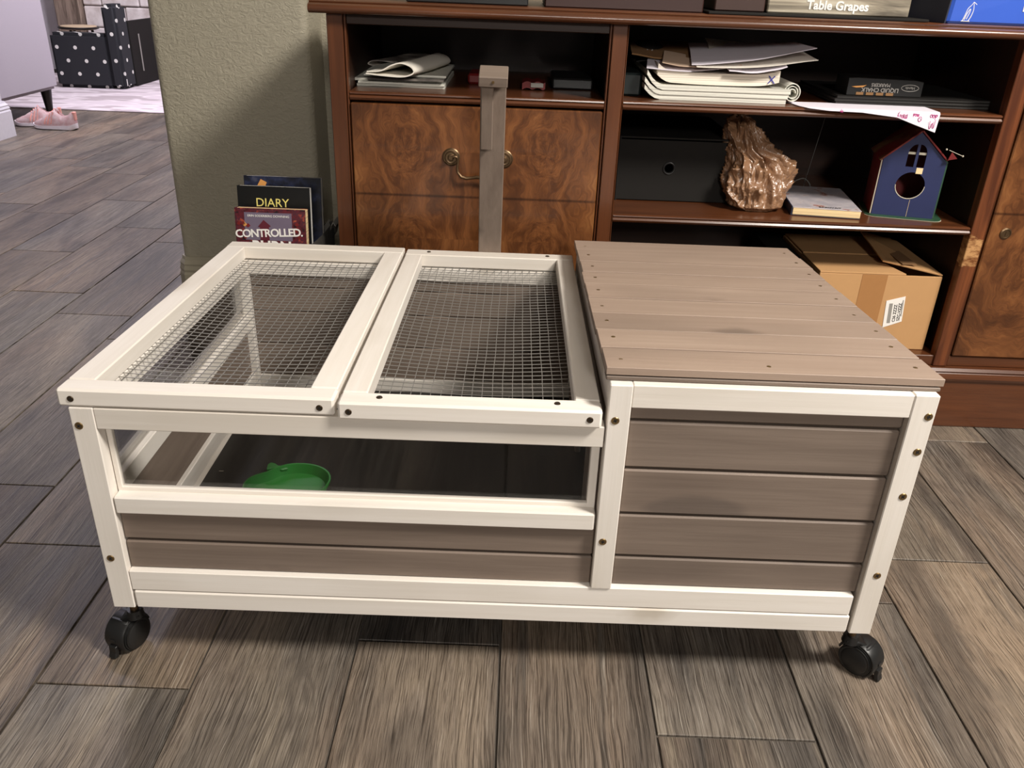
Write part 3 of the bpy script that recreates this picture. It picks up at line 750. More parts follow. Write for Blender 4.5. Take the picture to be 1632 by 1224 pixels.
# ------------------------------------------------------------------ cabinet
K = tag(empty('sideboard', (1.05, .98, 0)), 'long dark reddish wooden sideboard with open shelves against the wall', 'sideboard')
YF = .762; YB = 1.205
def kb(name, mat, *a, bev=.0012, parent=K): return bx(name, mat, parent, *a, bev=bev)
kb('plinth', CW, .150, 1.950, .7457, YB, 0, .112, bev=.002)
MB().prism([(.7405, .1125), (.7385, .118), (.7405, .1235), (.746, .126), (.748, .1285), (.745, .132), (.750, .1375), (YB, .1375), (YB, .1125)], 0, .144, 1.956).build('plinth_moulding', CW[0], K)
kb('bottom_board', CW, .163, 1.938, YF+.001, YB, .138, .160)
# top with a rounded moulded edge
prof = [(YB+.01, .7775)] + [(.752, .7775), (.745, .7775)]
prof += [(.745-.0105*math.sin(a), .7855-.0080*math.cos(a)) for a in [PI*i/8 for i in range(1, 8)]]
prof += [(.7455, .794), (.7485, .7945), (.7475, .7965), (.750, .7985), (YB+.01, .7985)]
MB().prism(prof, 0, .1365, 1.963).build('top', CW[0], K, smooth=True)
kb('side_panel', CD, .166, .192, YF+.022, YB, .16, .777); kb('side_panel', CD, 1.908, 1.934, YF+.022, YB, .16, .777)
kb('stile', CW, .163, .1915, YF-.004, YF+.02, .1385, .777); kb('bead', CW, .1925, .1965, YF, YF+.018, .1385, .777)
kb('stile', CW, 1.909, 1.938, YF-.004, YF+.02, .1385, .777)
kb('stile', CW, .6725, .6985, YF-.004, YF+.02, .1605, .777); kb('bead', CW, .6675, .6715, YF, YF+.018, .1605, .777); kb('bead', CW, .6995, .7015, YF, YF+.018, .1605, .777)
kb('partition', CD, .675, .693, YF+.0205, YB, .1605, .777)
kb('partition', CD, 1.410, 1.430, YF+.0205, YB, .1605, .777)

def worn_stile():
    k = NT('worn_cabinet_wood'); v = k.coord(False)
    a = k.noise(k.mapping(v, (28, 28, 2)), 1, 4, .55, 1.2)
    c = k.ramp(a, [(.42, srgb(78, 40, 22)), (.62, srgb(118, 66, 36))])
    sp = k.n('ShaderNodeSeparateXYZ'); k.l(v, sp.inputs[0])
    z = k.math('ABSOLUTE', k.math('SUBTRACT', sp.outputs[2], -.0685))
    m = k.math('SUBTRACT', 1.0, k.math('DIVIDE', z, .046), True)
    n = k.noise(k.mapping(v, (30, 30, 90)), 1, 4, .6)
    mk = k.ramp(k.math('ADD', m, k.math('SUBTRACT', n, .5)), [(.34, 0.), (.44, 1.)])
    mk = k.math('MULTIPLY', mk, .9)
    c2 = k.ramp(k.noise(k.mapping(v, (1, 1, 2.5)), 45, 5, .7), [(.38, srgb(112, 66, 34)), (.6, srgb(196, 150, 100))])
    k.col(k.mix(mk, c, c2)); k.b.inputs['Roughness'].default_value = .35
    return k.m
kb('stile', worn_stile(), 1.4055, 1.4345, YF-.004, YF+.02, .1385, .777)
kb('bead', CW, 1.4355, 1.4385, YF, YF+.018, .1385, .777)
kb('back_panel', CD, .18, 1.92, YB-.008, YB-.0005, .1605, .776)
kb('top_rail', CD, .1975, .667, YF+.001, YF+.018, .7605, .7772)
def shelf(x0, x1, zt_, yf=YF-.001):
    h = .0162
    p = [(yf+.004, zt_), (yf+.001, zt_-.0015), (yf+.0005, zt_-.004), (yf+.004, zt_-.0055), (yf+.0015, zt_-.007), (yf-.001, zt_-.0105), (yf+.001, zt_-.014), (yf+.005, zt_-.0162), (YB-.009, zt_-.0162), (YB-.009, zt_)]
    return MB().prism(p, 0, x0, x1).build('shelf', CW[0], K)
shelf(.1975, .667, .6468); shelf(.7022, 1.4048, .6478); shelf(.7022, 1.4048, .4360)
# drawer and lower drawer
dr = kb('drawer', M_burl, .1985, .6655, YF-.004, YF+.016, .2915, .6272, bev=.002)
kb('drawer', M_burl, .1985, .6655, YF-.004, YF+.016, .162, .2885, bev=.002)
hx = [.3855, .4860]
hd = empty('handle', (.4355, YF-.006, .53), dr); hd['label'] = 'aged brass bail handle'
for x in hx:
    MB().lathe([(.0002, .0), (.0165, .0), (.0168, .0022), (.0150, .0036), (.0142, .0028), (.0118, .0032), (.0105, .0052), (.0085, .0045), (.0062, .005), (.005, .0072), (.0002, .008)], (x, YF-.004, .5355), 28, 'Y').build('rosette', M_brass, hd, smooth=True) if False else None
def rosette(x):
    return MB().lathe([(.0002, .0), (.0165, .0), (.0168, .0022), (.0150, .0036), (.0142, .0028), (.0118, .0032), (.0105, .0052), (.0085, .0045), (.0062, .005), (.005, .0072), (.0002, .008)], (x, YF-.004, .5355), 28, 'Y')
mb = rosette(hx[0]); mb2 = rosette(hx[1]); me_ = bpy.data.meshes.new('t'); mb2.bm.to_mesh(me_); mb.bm.from_mesh(me_); mb2.bm.free()
pts = []
for t in range(0, 9):      # left hook, right curl
    a = PI*t/8; pts.append((hx[0]+.0075-.0055*math.cos(a), YF-.016-.002*math.sin(a), .5355+.0045*math.sin(a)-.002*t/8))
pts += [(hx[0]+.0135, YF-.016, .527), (hx[0]+.0120, YF-.016, .518), (hx[0]+.0135, YF-.017, .509), (hx[0]+.020, YF-.018, .5015), (hx[0]+.030, YF-.018, .499), (hx[0]+.042, YF-.018, .5005)]
mir = [(hx[0]+hx[1]-x, y, z) for x, y, z in reversed(pts)]
rad = [.0026]*9+[.0022, .0022, .0024, .003, .0032, .0028]
mb.tube(pts+[((hx[0]+hx[1])/2, YF-.018, .502)]+mir, rad+[.0034]+rad[::-1], 10)
for x in hx: mb.cyl((x, YF-.020, .536), (x, YF-.006, .536), .0034, n=10)
bpy.data.objects.remove(hd)
hd = mb.build('handle', M_brass, dr, smooth=True); hd['label'] = 'aged brass bail handle'
# right door
dd = kb('door', M_burl2, 1.4405, 1.907, YF-.004, YF+.016, .1625, .770, bev=.002)
MB().lathe([(.0002, 0), (.0105, 0), (.011, .002), (.0085, .0032), (.0078, .0022), (.0002, .0022)], (1.4725, YF-.004, .4285), 24, 'Y').box(1.4717, 1.4733, YF-.0072, YF-.006, .4245, .4325).build('lock', M_brass, dd, smooth=True)

# ------------------------------------------------------------------ things on the shelves
# left bay: magazines and a folded newspaper
x0, y0 = .200, .842
ms = [(.203, .372, .6470, .0042), (.206, .372, .6514, .0040), (.198, .366, .6556, .0046), (.226, .371, .6604, .0036), (.214, .373, .6642, .0038)]
lbl = ['white magazine at the bottom of the pile on the upper left shelf', 'thin cream magazine second from the bottom of the pile on the left shelf',
       'bent grey magazine in the middle of the pile on the left shelf', 'dark-edged magazine second from the top under the folded newspaper', 'grey magazine lying directly under the folded newspaper']
sx = -.006
for i, ((a, b, z, t), l) in enumerate(zip(ms, lbl)):
    o = MB().slab(a+sx, b+sx, y0+.004*i*(-1)**i, 1.08, lambda u, v, z=z, i=i: z+.0004*math.sin(u*5+i), t, 10, 3).build('magazine', [M_pages if i != 3 else M_mag], None); tag(o, l, 'magazine', 'magazines on the upper left shelf')
def strip(path, t, y0, y1, name, mat, dy=0):
    """a bent sheet: path in x-z thickened and run back along y"""
    n = len(path); L_ = []; R_ = []
    for i, p in enumerate(path):
        a = Vector(path[max(0, i-1)]); c = Vector(path[min(n-1, i+1)]); d = (c-a).normalized(); nn = Vector((-d.y, d.x))
        L_.append(Vector(p)+nn*t/2); R_.append(Vector(p)-nn*t/2)
    b = bmesh.new(); rows = []
    for y, k in ((y0, 0), ((y0+y1)/2, .6), (y1, 1)):
        rows.append(([b.verts.new((q.x+dy*k, y, q.y)) for q in L_], [b.verts.new((q.x+dy*k, y, q.y)) for q in R_]))
    for (A, B), (A2, B2) in zip(rows, rows[1:]):
        for i in range(n-1):
            b.faces.new((A[i], A[i+1], A2[i+1], A2[i])); b.faces.new((B[i+1], B[i], B2[i], B2[i+1]))
        b.faces.new((A[0], A2[0], B2[0], B[0])); b.faces.new((A[-1], B[-1], B2[-1], A2[-1]))
    for A, B in (rows[0], rows[-1]):
        for i in range(n-1): b.faces.new((A[i], B[i], B[i+1], A[i+1]))
    bmesh.ops.recalc_face_normals(b, faces=b.faces[:]); mb = MB(); mb.add(b)
    return mb.build(name, mat, None, smooth=True)
def cr(P, k=6):
    P = [Vector(p) for p in P]; out = []
    Q = [P[0]*2-P[1]] + P + [P[-1]*2-P[-2]]
    for i in range(1, len(Q)-2):
        for j in range(k):
            t = j/k; a, b, c, d = Q[i-1], Q[i], Q[i+1], Q[i+2]
            out.append(.5*((2*b)+(c-a)*t+(2*a-5*b+4*c-d)*t*t+(3*b-a-3*c+d)*t**3))
    out.append(P[-1]); return out
path = cr([(.222, .6745), (.250, .6720), (.285, .6705), (.303, .6735), (.312, .680), (.306, .689), (.288, .6945), (.270, .690), (.250, .680), (.224, .6775)], 6)
o = strip(path, .0022, .800, 1.02, 'newspaper', M_paper, .05)
tag(o, 'folded newspaper curling open on the magazine pile on the left shelf', 'newspaper')
path = cr([(.232, .6870), (.224, .6900), (.234, .6955), (.258, .6950), (.272, .6935)], 5)
o = strip(path, .0016, .818, 1.0, 'flyer', M_mag, .05); tag(o, 'thin grey folded flyer tucked behind the curled newspaper', 'flyer')
# dim items at the back of the left bay
o = MB().box(.405, .455, .93, 1.02, .6472, .667, .004).build('fabric_pouch', M_darkred, None); tag(o, 'dim dark red pouch lying at the back of the upper left shelf', 'pouch')
t_ = tag(empty('snack_packet', (.54, .90, .6472)), 'small dim red and clear packet on the left shelf right of the grey bar', 'packet')
MB().slab(.515, .56, .87, .93, lambda u, v: .6474+.004*abs(math.sin(u*7)), .012, 12, 6).build('wrapper', M_darkred, t_); MB().slab(.532, .556, .866, .87, lambda u, v: .653, .008, 4, 1).build('front_label', M_grille, t_)
o = MB().box(.575, .655, .90, 1.05, .6472, .668, .003).build('media_player', M_black, None); tag(o, 'flat black electronic box deep in the upper left shelf', 'device')

# centre bay upper shelf: pads, papers, roll
def curl(z, k=.028, w=.16):
    return lambda u, v: z + (k*((w-u)/w)**2 if u < w else 0)
padz = .6482
pl = [('bottom workbook of the paper pile on the middle upper shelf', .744, 1.012, .0085, M_pages),
      ('second workbook from the bottom of the paper pile', .743, 1.014, .0085, M_pages),
      ('third workbook from the bottom of the pile, curled up at its left end', .746, 1.017, .0085, M_pages)]
for i, (l, a, b, t, m) in enumerate(pl):
    o = MB().slab(a, b, .800-.002*i, 1.07, curl(padz, .018+.004*i, .12), t, 26, 2).build('workbook', m, None, smooth=True); tag(o, l, 'workbook', 'workbooks in the paper pile'); padz += t+.0004
o = MB().slab(.766, .994, .803, 1.05, lambda u, v: padz+.0045+(.012*((.12-u)/.12)**2 if u < .12 else 0)-.003*math.sin(u*PI)+(.006*((u-.8)/.2)**2 if u > .8 else 0), .0205, 26, 3).build('thick_notepad', pages('cream_pad_pages', srgb(238, 228, 212)), None, smooth=True)
tag(o, 'thick cream notepad with a blue mark on its page edges', 'notepad')
text_mesh('X', .020, M_inkb, 'ink_mark', o, (.979, .8015, padz+.0085), (1, 0, 0), (0, 0, 1), .0002)
zt0 = padz+.0275
def loose(name, l, pts, mat, t=.0007, n=1):
    """sheet spanned by four corner points (front-left, front-right, back-right, back-left) with a little sag"""
    P = [Vector(p) for p in pts]; b = bmesh.new(); N = 10; T = []; B = []
    for j in range(5):
        rt = []; rb = []
        for i in range(N+1):
            u, v = i/N, j/4
            p = (P[0]*(1-u)+P[1]*u)*(1-v)+(P[3]*(1-u)+P[2]*u)*v
            p.z += .010*min(1, v*2)
            p.z += -.006*math.sin(PI*u)*(1-v)+.0015*noise.noise((u*4, v*3, P[0].x*50))
            rt.append(b.verts.new(p+Vector((0, 0, t)))); rb.append(b.verts.new(p))
        T.append(rt); B.append(rb)
    for j in range(4):
        for i in range(N):
            b.faces.new((T[j][i], T[j][i+1], T[j+1][i+1], T[j+1][i])); b.faces.new((B[j][i], B[j+1][i], B[j+1][i+1], B[j][i+1]))
    for i in range(N): b.faces.new((B[0][i], B[0][i+1], T[0][i+1], T[0][i])); b.faces.new((B[4][i+1], B[4][i], T[4][i], T[4][i+1]))
    for j in range(4): b.faces.new((B[j+1][0], B[j][0], T[j][0], T[j+1][0])); b.faces.new((B[j][N], B[j+1][N], T[j+1][N], T[j][N]))
    mb = MB(); mb.add(b); o = mb.build(name, mat, None, smooth=True); tag(o, l, 'paper', 'loose papers on the pile'); return o
loose('paper_sheet', 'creased white sheet hanging over the right end of the thick notepad', [(.895, .788, zt0+.001), (1.000, .786, zt0+.012), (1.01, .93, zt0+.012), (.89, .93, zt0+.004)], M_paper2, .001)
loose('paper_sheet', 'white sheet whose left corner bends down beside the dark folder', [(.744, .798, zt0+.000), (.90, .800, zt0+.006), (.93, .98, zt0+.006), (.77, .98, zt0+.004)], M_paper2)
loose('paper_sheet', 'pale orange-edged sheet in the middle of the loose papers', [(.772, .800, zt0+.010), (.92, .802, zt0+.010), (.95, .96, zt0+.012), (.80, .96, zt0+.013)], plain('peach_paper', srgb(226, 196, 170), .8))
loose('paper_sheet', 'lower white sheet flaring up at the right of the pile', [(.835, .789, zt0+.006), (1.054, .786, zt0+.026), (1.045, .96, zt0+.022), (.83, .96, zt0+.010)], M_paper)
loose('paper_sheet', 'topmost white sheet with its right corner pointing up', [(.826, .795, zt0+.009), (1.047, .784, zt0+.046), (1.02, .95, zt0+.032), (.845, .96, zt0+.024)], M_paper2, .0012)
loose('envelope', 'cream envelope standing out behind the topmost sheet of the pile', [(.87, .86, zt0+.024), (1.03, .90, zt0+.022), (1.0, .99, zt0+.024), (.88, .97, zt0+.034)], M_paper, .001)
o = loose('folder', 'dark brown folder sticking out left above the paper pile', [(.722, .86, zt0+.0175), (.86, .86, zt0+.0175), (.86, 1.02, zt0+.02), (.73, 1.02, zt0+.02)], M_cardd, .003)
o['category'] = 'folder'; o['group'] = 'papers'; del o['group']
o = MB().box(.706, .742, .83, 1.05, .6482, .690, .004).build('dark_binder', plain('dark_teal', srgb(16, 28, 28), .5), None); tag(o, 'dim dark teal binder at the left end of the middle upper shelf', 'binder')
o = tag(empty('baseball_cap', (.762, .93, .737)), 'dim black item with a pale zigzag letter above the paper pile', 'cap'); 
MB().lathe([(.001, .030), (.018, .028), (.032, .018), (.038, .0), (.038, -.004), (.001, -.004)], (.762, .945, .712), 24).build('crown', M_blackm, o, smooth=True)
MB().slab(.735, .79, .885, .912, lambda u, v: .708-.004*(2*u-1)**2, .002, 8, 3).build('brim', M_blackm, o, smooth=True)
text_mesh('M', .019, M_grille, 'letter', o, (.762, .9068, .7145), (1, 0, 0), (0, -.15, 1), .0008)
# roll
P = []
for i in range(60):
    a = i/59*2*PI*2.6; r = .006+.0125*i/59; P.append((1.0235+r*math.cos(a)*.92, .6675+r*math.sin(a)*1.0))
o = strip(P, .0014, .806, 1.02, 'paper_roll', M_pages); tag(o, 'grey rolled-up magazine standing on end to the right of the paper pile', 'roll')
o['label'] = 'rolled-up grey paper lying at the right of the paper pile'
# sketch pads, marker box, drooping paper
for i, (a, b, z, t, l) in enumerate([(1.1155, 1.430, .6482, .0055, 'bottom black sketch pad on the right of the upper shelf'), (1.113, 1.4295, .6540, .0055, 'middle black sketch pad of the three on the upper shelf'), (1.1165, 1.4265, .6598, .0050, 'topmost black sketch pad under the marker box')]):
    t_ = tag(empty('sketch_pad', ((a+b)/2, .9, z)), l, 'sketch pad', 'black sketch pads')
    bx('page_block', M_gpages, t_, a+.001, b-.001, .829, 1.068, z+.0008, z+t-.0008, 0)
    bx('cover', M_blackm, t_, a, b, .827, 1.07, z+t-.0008, z+t, 0); bx('cover', M_blackm, t_, a, b, .827, 1.07, z, z+.0008, 0)
mk = tag(empty('marker_box', (1.205, .86, .6652)), 'black marker pen box lying upside down on the sketch pads', 'box')
MB().prism([(1.134, .6652), (1.277, .6652), (1.277, .693), (1.262, .6955), (1.150, .6975), (1.134, .6965)], 1, .832, .90, .0008).build('carton', M_black, mk)
text_mesh('LIQUID CHALK', .0105, M_grille, 'lettering', mk, (1.196, .8312, .6795+.0), (-1, 0, 0), (0, 0, -1), .0003, bold=.0002)
text_mesh('MARKERS', .0085, M_grille, 'lettering', mk, (1.196, .8312, .6880), (-1, 0, 0), (0, 0, -1), .0003, bold=.0002)
MB().tube([(1.2525+.0165*math.cos(a), .8314, .6815+.0058*math.sin(a)) for a in [2*PI*i/24 for i in range(24)]], .0006, 5, True).build('oval_emblem', M_grille, mk)
text_mesh('Bistro', .0075, M_grille, 'lettering', mk, (1.2525, .8312, .6842), (-1, 0, 0), (0, 0, -1), .0003) if False else text_mesh('Hands', .0072, M_grille, 'lettering', mk, (1.2525, .8312, .6838), (-1, 0, 0), (0, 0, -1), .0003)
MB().prism([(1.141, .681), (1.150, .6795), (1.163, .6805), (1.169, .6845), (1.163, .6835), (1.150, .6822)], 1, .8308, .8315).build('swoosh', M_orange, mk)
for k in range(4): bx('print_bar', M_cardd, mk, 1.152+k*.019, 1.166+k*.019, .8310, .8318, .6665, .6715, 0)

# drooping paper: a sheet on the shelf whose front corner hangs over the edge
pp = tag(empty('drawing_paper', (1.15, .80, .6485)), 'white paper with pink handwriting drooping over the shelf edge above the birdhouse', 'paper')
b = bmesh.new(); th_ = .0008
A = [(1.030, .835), (1.040, .770), (1.16, .762), (1.19, .760), (1.255, .760), (1.272, .760)]
lay = [[(1.022, .83, .6486), (1.08, .835, .6486), (1.14, .835, .6486), (1.20, .835, .6486), (1.24, .835, .6486), (1.288, .835, .6486)],
       [(1.030, .772, .6490), (1.08, .766, .6488), (1.14, .762, .6488), (1.20, .760, .6488), (1.24, .760, .6488), (1.286, .760, .6488)],
       [(1.037, .762, .6486), (1.08, .7585, .6482), (1.14, .7545, .6475), (1.20, .7530, .6465), (1.24, .7525, .6460), (1.284, .7525, .6460)],
       [(1.043, .7560, .6480), (1.08, .7545, .6450), (1.14, .7520, .6445), (1.205, .7500, .6385), (1.24, .7490, .627), (1.280, .7480, .6145)]]
rows = [[Vector(p) for p in r] for r in lay]
vt = [[b.verts.new(p+Vector((0, -th_*.6, th_))) for p in r] for r in rows]; vb = [[b.verts.new(p) for p in r] for r in rows]
for j in range(3):
    for i in range(5):
        b.faces.new((vt[j][i], vt[j][i+1], vt[j+1][i+1], vt[j+1][i])); b.faces.new((vb[j][i], vb[j+1][i], vb[j+1][i+1], vb[j][i+1]))
for i in range(5): b.faces.new((vb[0][i], vb[0][i+1], vt[0][i+1], vt[0][i])); b.faces.new((vb[3][i+1], vb[3][i], vt[3][i], vt[3][i+1]))
for j in range(3): b.faces.new((vb[j+1][0], vb[j][0], vt[j][0], vt[j+1][0])); b.faces.new((vb[j][5], vb[j+1][5], vt[j+1][5], vt[j][5]))
bmesh.ops.recalc_face_normals(b, faces=b.faces[:]); mb = MB(); mb.add(b); sheet = mb.build('sheet', M_paper2, pp)
def scribble(word, x, z, h, y=.7474, par=pp, tilt=.04):
    """hand-drawn strokes, upside down: x runs right to left"""
    G = {'m': [[(0, 0), (0, .9), (.05, .6), (.2, .95), (.32, .8), (.33, .1)], [(.33, .6), (.5, .95), (.62, .8), (.64, 0)]],
         'M': [[(0, 0), (.05, 1), (.2, .95), (.34, .3)], [(.34, .3), (.5, 1), (.66, .9), (.72, 0)]],
         'o': [[(.3+.28*math.cos(a), .45+.42*math.sin(a)) for a in [2*PI*i/12 for i in range(13)]]],
         'y': [[(0, .9), (.2, .3)], [(.5, .9), (.1, -.5)]], 'a': [[(.5, .8), (.2, .9), (.02, .45), (.2, .05), (.5, .3), (.52, .9), (.55, 0)]],
         'd': [[(.5, .4), (.25, .7), (.02, .35), (.2, .02), (.5, .3)], [(.55, 1.5), (.5, 0)]], 'g': [[(.5, .8), (.2, .9), (.05, .5), (.4, .4), (.5, .9), (.5, -.4), (.1, -.5)]], ' ': []}
    cx = 0; mb = MB()
    for ch in word:
        for st in G[ch]:
            st = cr([Vector((p[0], p[1])) for p in st], 4) if len(st) > 2 else [Vector(p) for p in st]
            mb.tube([(x-(cx+p.x)*h, y+.0, z-p.y*h-tilt*(cx+p.x)*h*-1) for p in st], .00055, 5)
        cx += .85 if ch in 'mM' else .7
    return mb.build('handwriting', M_inkp, par)
scribble('M', 1.276, .6375, .0135, .7474, tilt=-.25); scribble('o', 1.2505, .6420, .010, .7488); scribble('mmy', 1.2235, .6455, .0085, .7502, tilt=-.02); scribble('dao', 1.279, .6460, .0065, .7508); scribble('mad', 1.245, .6462, .0050, .7512); scribble('oy', 1.105, .6475, .0040, .7520)

# middle shelf: black drawer box
bb = tag(empty('storage_box', (.83, .98, .436)), 'black storage drawer box with a ring hole in its front', 'box')
bo = .0
plate([(-.117, 0), (.117, 0), (.117, .121), (-.117, .121)], [[(-.0128+.0088*math.cos(a), .066+.0088*math.sin(a)) for a in [2*PI*i/28 for i in range(28)]]], .0015, M_blackm, 'front', bb, (.8345, .880, .4385), (1, 0, 0), (0, 0, 1))
ring = MB().lathe([(.0088, 0), (.0125, 0), (.0128, .0012), (.0118, .0020), (.0105, .0012), (.0094, .0018), (.0088, .0014)], (.8305, .8785, .5045), 32, 'Y')
ring = MB().tube([(.8217+.0112*math.cos(a), .8782, .5045+.0112*math.sin(a)) for a in [2*PI*i/32 for i in range(32)]], .0019, 8, True).build('ring', M_black, bb, smooth=True)
MB().box(.7165, .7195, .8755, 1.17, .4365, .563).box(.9515, .9545, .8755, 1.17, .4365, .563).box(.7195, .9515, 1.167, 1.17, .4365, .563).box(.7195, .9515, .884, 1.167, .4365, .4395).box(.7165, .9545, .8755, 1.17, .563, .566).build('case', M_blackm, bb)

# tan plastic bag
def bag():
    """gathered film: pleats run up the body and twist towards the bunched top"""
    b = bmesh.new(); nt, nz = 220, 120; rings = []
    def shape(t):      # height fraction -> centre x, centre y, half widths
        K = [(0, 1.000, .848, .040, .030), (.06, 1.000, .848, .060, .042), (.25, .998, .852, .068, .050), (.45, 1.002, .858, .070, .048), (.57, .996, .866, .064, .044),
             (.68, .974, .872, .046, .040), (.82, .966, .876, .040, .034), (.93, .962, .880, .031, .026), (1, .958, .884, .012, .010)]
        for A, B in zip(K, K[1:]):
            if t <= B[0]:
                k = (t-A[0])/(B[0]-A[0]); k = k*k*(3-2*k); return [A[q]+(B[q]-A[q])*k for q in range(1, 5)]
        return K[-1][1:]
    for j in range(nz+1):
        t = j/nz; cx, cy, rx, ry = shape(t); ring = []
        z = .4368+.176*t
        for i in range(nt):
            a = 2*PI*i/nt; dx, dy = math.cos(a), math.sin(a)
            P = Vector((dx*1.3, dy*1.3, t*2.2))
            wz = noise.noise(P*1.1)*1.3+noise.noise(P*2.4+Vector((5, 0, 0)))*.6
            f1 = 1-abs(math.sin(a*3.0+t*2.2+wz*1.6))**.55*2
            f2 = 1-abs(math.sin(a*7.0-t*4.5+wz*3.1))**.6*2
            f3 = 1-2*abs(noise.noise(Vector((dx*5, dy*5, t*7))))
            f4 = 1-2*abs(noise.noise(Vector((dx*11+3, dy*11, t*15))))
            env = min(1, t*5+.25)
            d = (.0085*f1+.0022*f2+.0055*(f3-.6)+.0016*(f4-.6))*env
            # the right lobe ends lower and the left one reaches up; valley between them at the front
            lobe = -.030*math.exp(-((a-4.95)/.22)**2)*math.exp(-((t-.55)/.3)**2)
            drop = -.020*max(0, dx)*max(0, t-.62)/.38
            r1, r2 = rx+d+lobe+drop, ry+d+lobe
            zz_ = z+(.006*f1+.004*noise.noise(P*3))*min(1, t*4)
            ring.append(b.verts.new((cx+r1*dx, cy+r2*dy, max(.4364, zz_))))
        rings.append(ring)
    for A, B in zip(rings, rings[1:]):
        for i in range(nt): b.faces.new((A[i], A[(i+1)%nt], B[(i+1)%nt], B[i]))
    b.faces.new(rings[0][::-1]); b.faces.new(rings[-1])
    mb = MB(); mb.add(b); return mb.build('plastic_bag', M_bagm, None, smooth='all')
tag(bag(), 'crumpled tan plastic grocery bag on the middle shelf beside the black box', 'bag')
# paperback
pk = tag(empty('paperback', (1.14, .88, .436)), 'pale grey paperback lying flat in front of the birdhouse and bag', 'book')
Rb = Matrix.Translation((1.0640, .8070, .4365)) @ Matrix.Rotation(math.radians(-7), 4, 'Z')
MB().box(.002, .133, .0, .196, .0012, .0150, .0006).xf(Rb).build('page_block', M_pagesy, pk)
MB().box(0, .134, -.0005, .197, .0151, .0165, .0004).xf(Rb).build('cover', M_paperback, pk)
MB().box(0, .134, -.0005, .197, .0, .0011, .0003).box(-.0012, .0012, -.0005, .197, 0, .0165).xf(Rb).build('spine', M_navy, pk)
o = text_mesh('SARWAT', .011, M_ink, 'lettering', pk, Rb @ Vector((.075, .008, .0166)), Rb.to_3x3() @ Vector((1, 0, 0)), Rb.to_3x3() @ Vector((0, 1, 0)), .0002, bold=.0003)
# cable behind
o = MB().tube(cr([Vector(p) for p in ((1.10, 1.02, .4375), (1.115, 1.00, .458), (1.14, .995, .470), (1.158, 1.0, .455), (1.162, 1.01, .4375))], 6), .0014, 6).build('cable', plain('grey_cable', srgb(110, 108, 104), .5), None); tag(o, 'thin grey looped cable behind the paperback', 'cable')

# birdhouse
bh = tag(empty('birdhouse', (1.29, .87, .436)), 'hand-painted navy and red cardboard birdhouse on the middle shelf', 'birdhouse')
yw = math.radians(-13); Rh = Matrix.Translation((1.2350, .8360, .4385)) @ Matrix.Rotation(yw, 4, 'Z'); R3 = Rh.to_3x3()
Wd = .116; He = .112; Hp = .166; Dp = .10
circ = [(.060+.0272*math.cos(a), .062+.0262*math.sin(a)) for a in [2*PI*i/36 for i in range(36)]]
def arch(xa, xb, za, zb, left):
    n = 8; P = [(xa, za), (xb, za)]
    if left: P += [(xb, zb)] + [(xb-(xb-xa)*math.sin(PI/2*i/n), zb-(zb-za)*.42*(1-math.cos(PI/2*i/n))) for i in range(1, n+1)]
    else: P += [(xa+(xb-xa)*math.cos(PI/2*i/n), zb-(zb-za)*.42*(1-math.sin(PI/2*i/n))) for i in range(0, n+1)]
    return P
plate([(0, 0), (Wd, 0), (Wd, He), (Wd/2, Hp), (0, He)], [circ, arch(.0430, .0575, .098, .142, True), arch(.0625, .077, .098, .142, False)], .0015, M_bluep, 'front_wall', bh, Rh @ Vector((0, 0, 0)), R3 @ Vector((1, 0, 0)), Vector((0, 0, 1)))
MB().box(.0430, .077, .0012, .0026, .122, .1265).xf(Rh).build('window_bar', M_rim, bh)
MB().box(.0645, .0765, -.0021, -.0016, .086, .0975).box(.066, .0665, -.002, -.0016, 0, .034).xf(Rh).build('bare_patch', M_papero, bh)
MB().tube([Rh @ Vector((.060+.0272*math.cos(a), -.0012, .062+.0262*math.sin(a))) for a in [PI+PI*i/14 for i in range(15)]], .0009, 6).build('hole_edge', M_rim, bh)
MB().box(-.0030, -.0, .0, Dp, 0, He, .0004).xf(Rh).build('side_wall', M_darkred, bh)
MB().box(Wd, Wd+.0030, .0, Dp, 0, He, .0004).xf(Rh).build('side_wall', M_greenp, bh)
MB().prism([(0, 0), (Wd, 0), (Wd, He), (Wd/2, Hp), (0, He)], 1, Dp-.003, Dp).xf(Rh).build('back_wall', M_darkred, bh)
MB().tube([Rh @ Vector((-.0025, -.0018, .001)), Rh @ Vector((-.0025, -.0018, He))], .0012, 6).build('corner_edge', M_rim, bh)
MB().tube([Rh @ Vector((0, -.0018, He)), Rh @ Vector((Wd/2, -.0018, Hp))], .0011, 6).build('gable_edge', M_rim, bh)
sl = math.atan2(Hp-He, Wd/2)
def roofslab(mir):
    L_ = .088 if not mir else .078; mb = MB().box(-L_, 0, -.012 if not mir else -.006, Dp+.012, 0, .0032, .0006)
    mb.xf(Matrix.Translation((Wd/2, 0, Hp+.0012)) @ Matrix.Rotation(-sl, 4, 'Y'))
    if mir: mb.xf(Matrix.Translation((Wd, 0, 0)) @ Matrix.Scale(-1, 4, (1, 0, 0)))
    return mb.xf(Rh)
roofslab(False).build('roof_panel', M_roofworn, bh); roofslab(True).build('roof_panel', M_darkred, bh)
mb = MB().prism([(0, 0), (.016, .004), (.004, .016)], 1, .0, .003); mb.xf(Rh @ Matrix.Translation((Wd-.002, -.012, .118))).build('paper_flag', M_darkred, bh)
mb = MB().tube([Rh @ Vector((Wd-.004, -.012, .137)), Rh @ Vector((Wd+.022, -.014, .128))], .0006, 6)
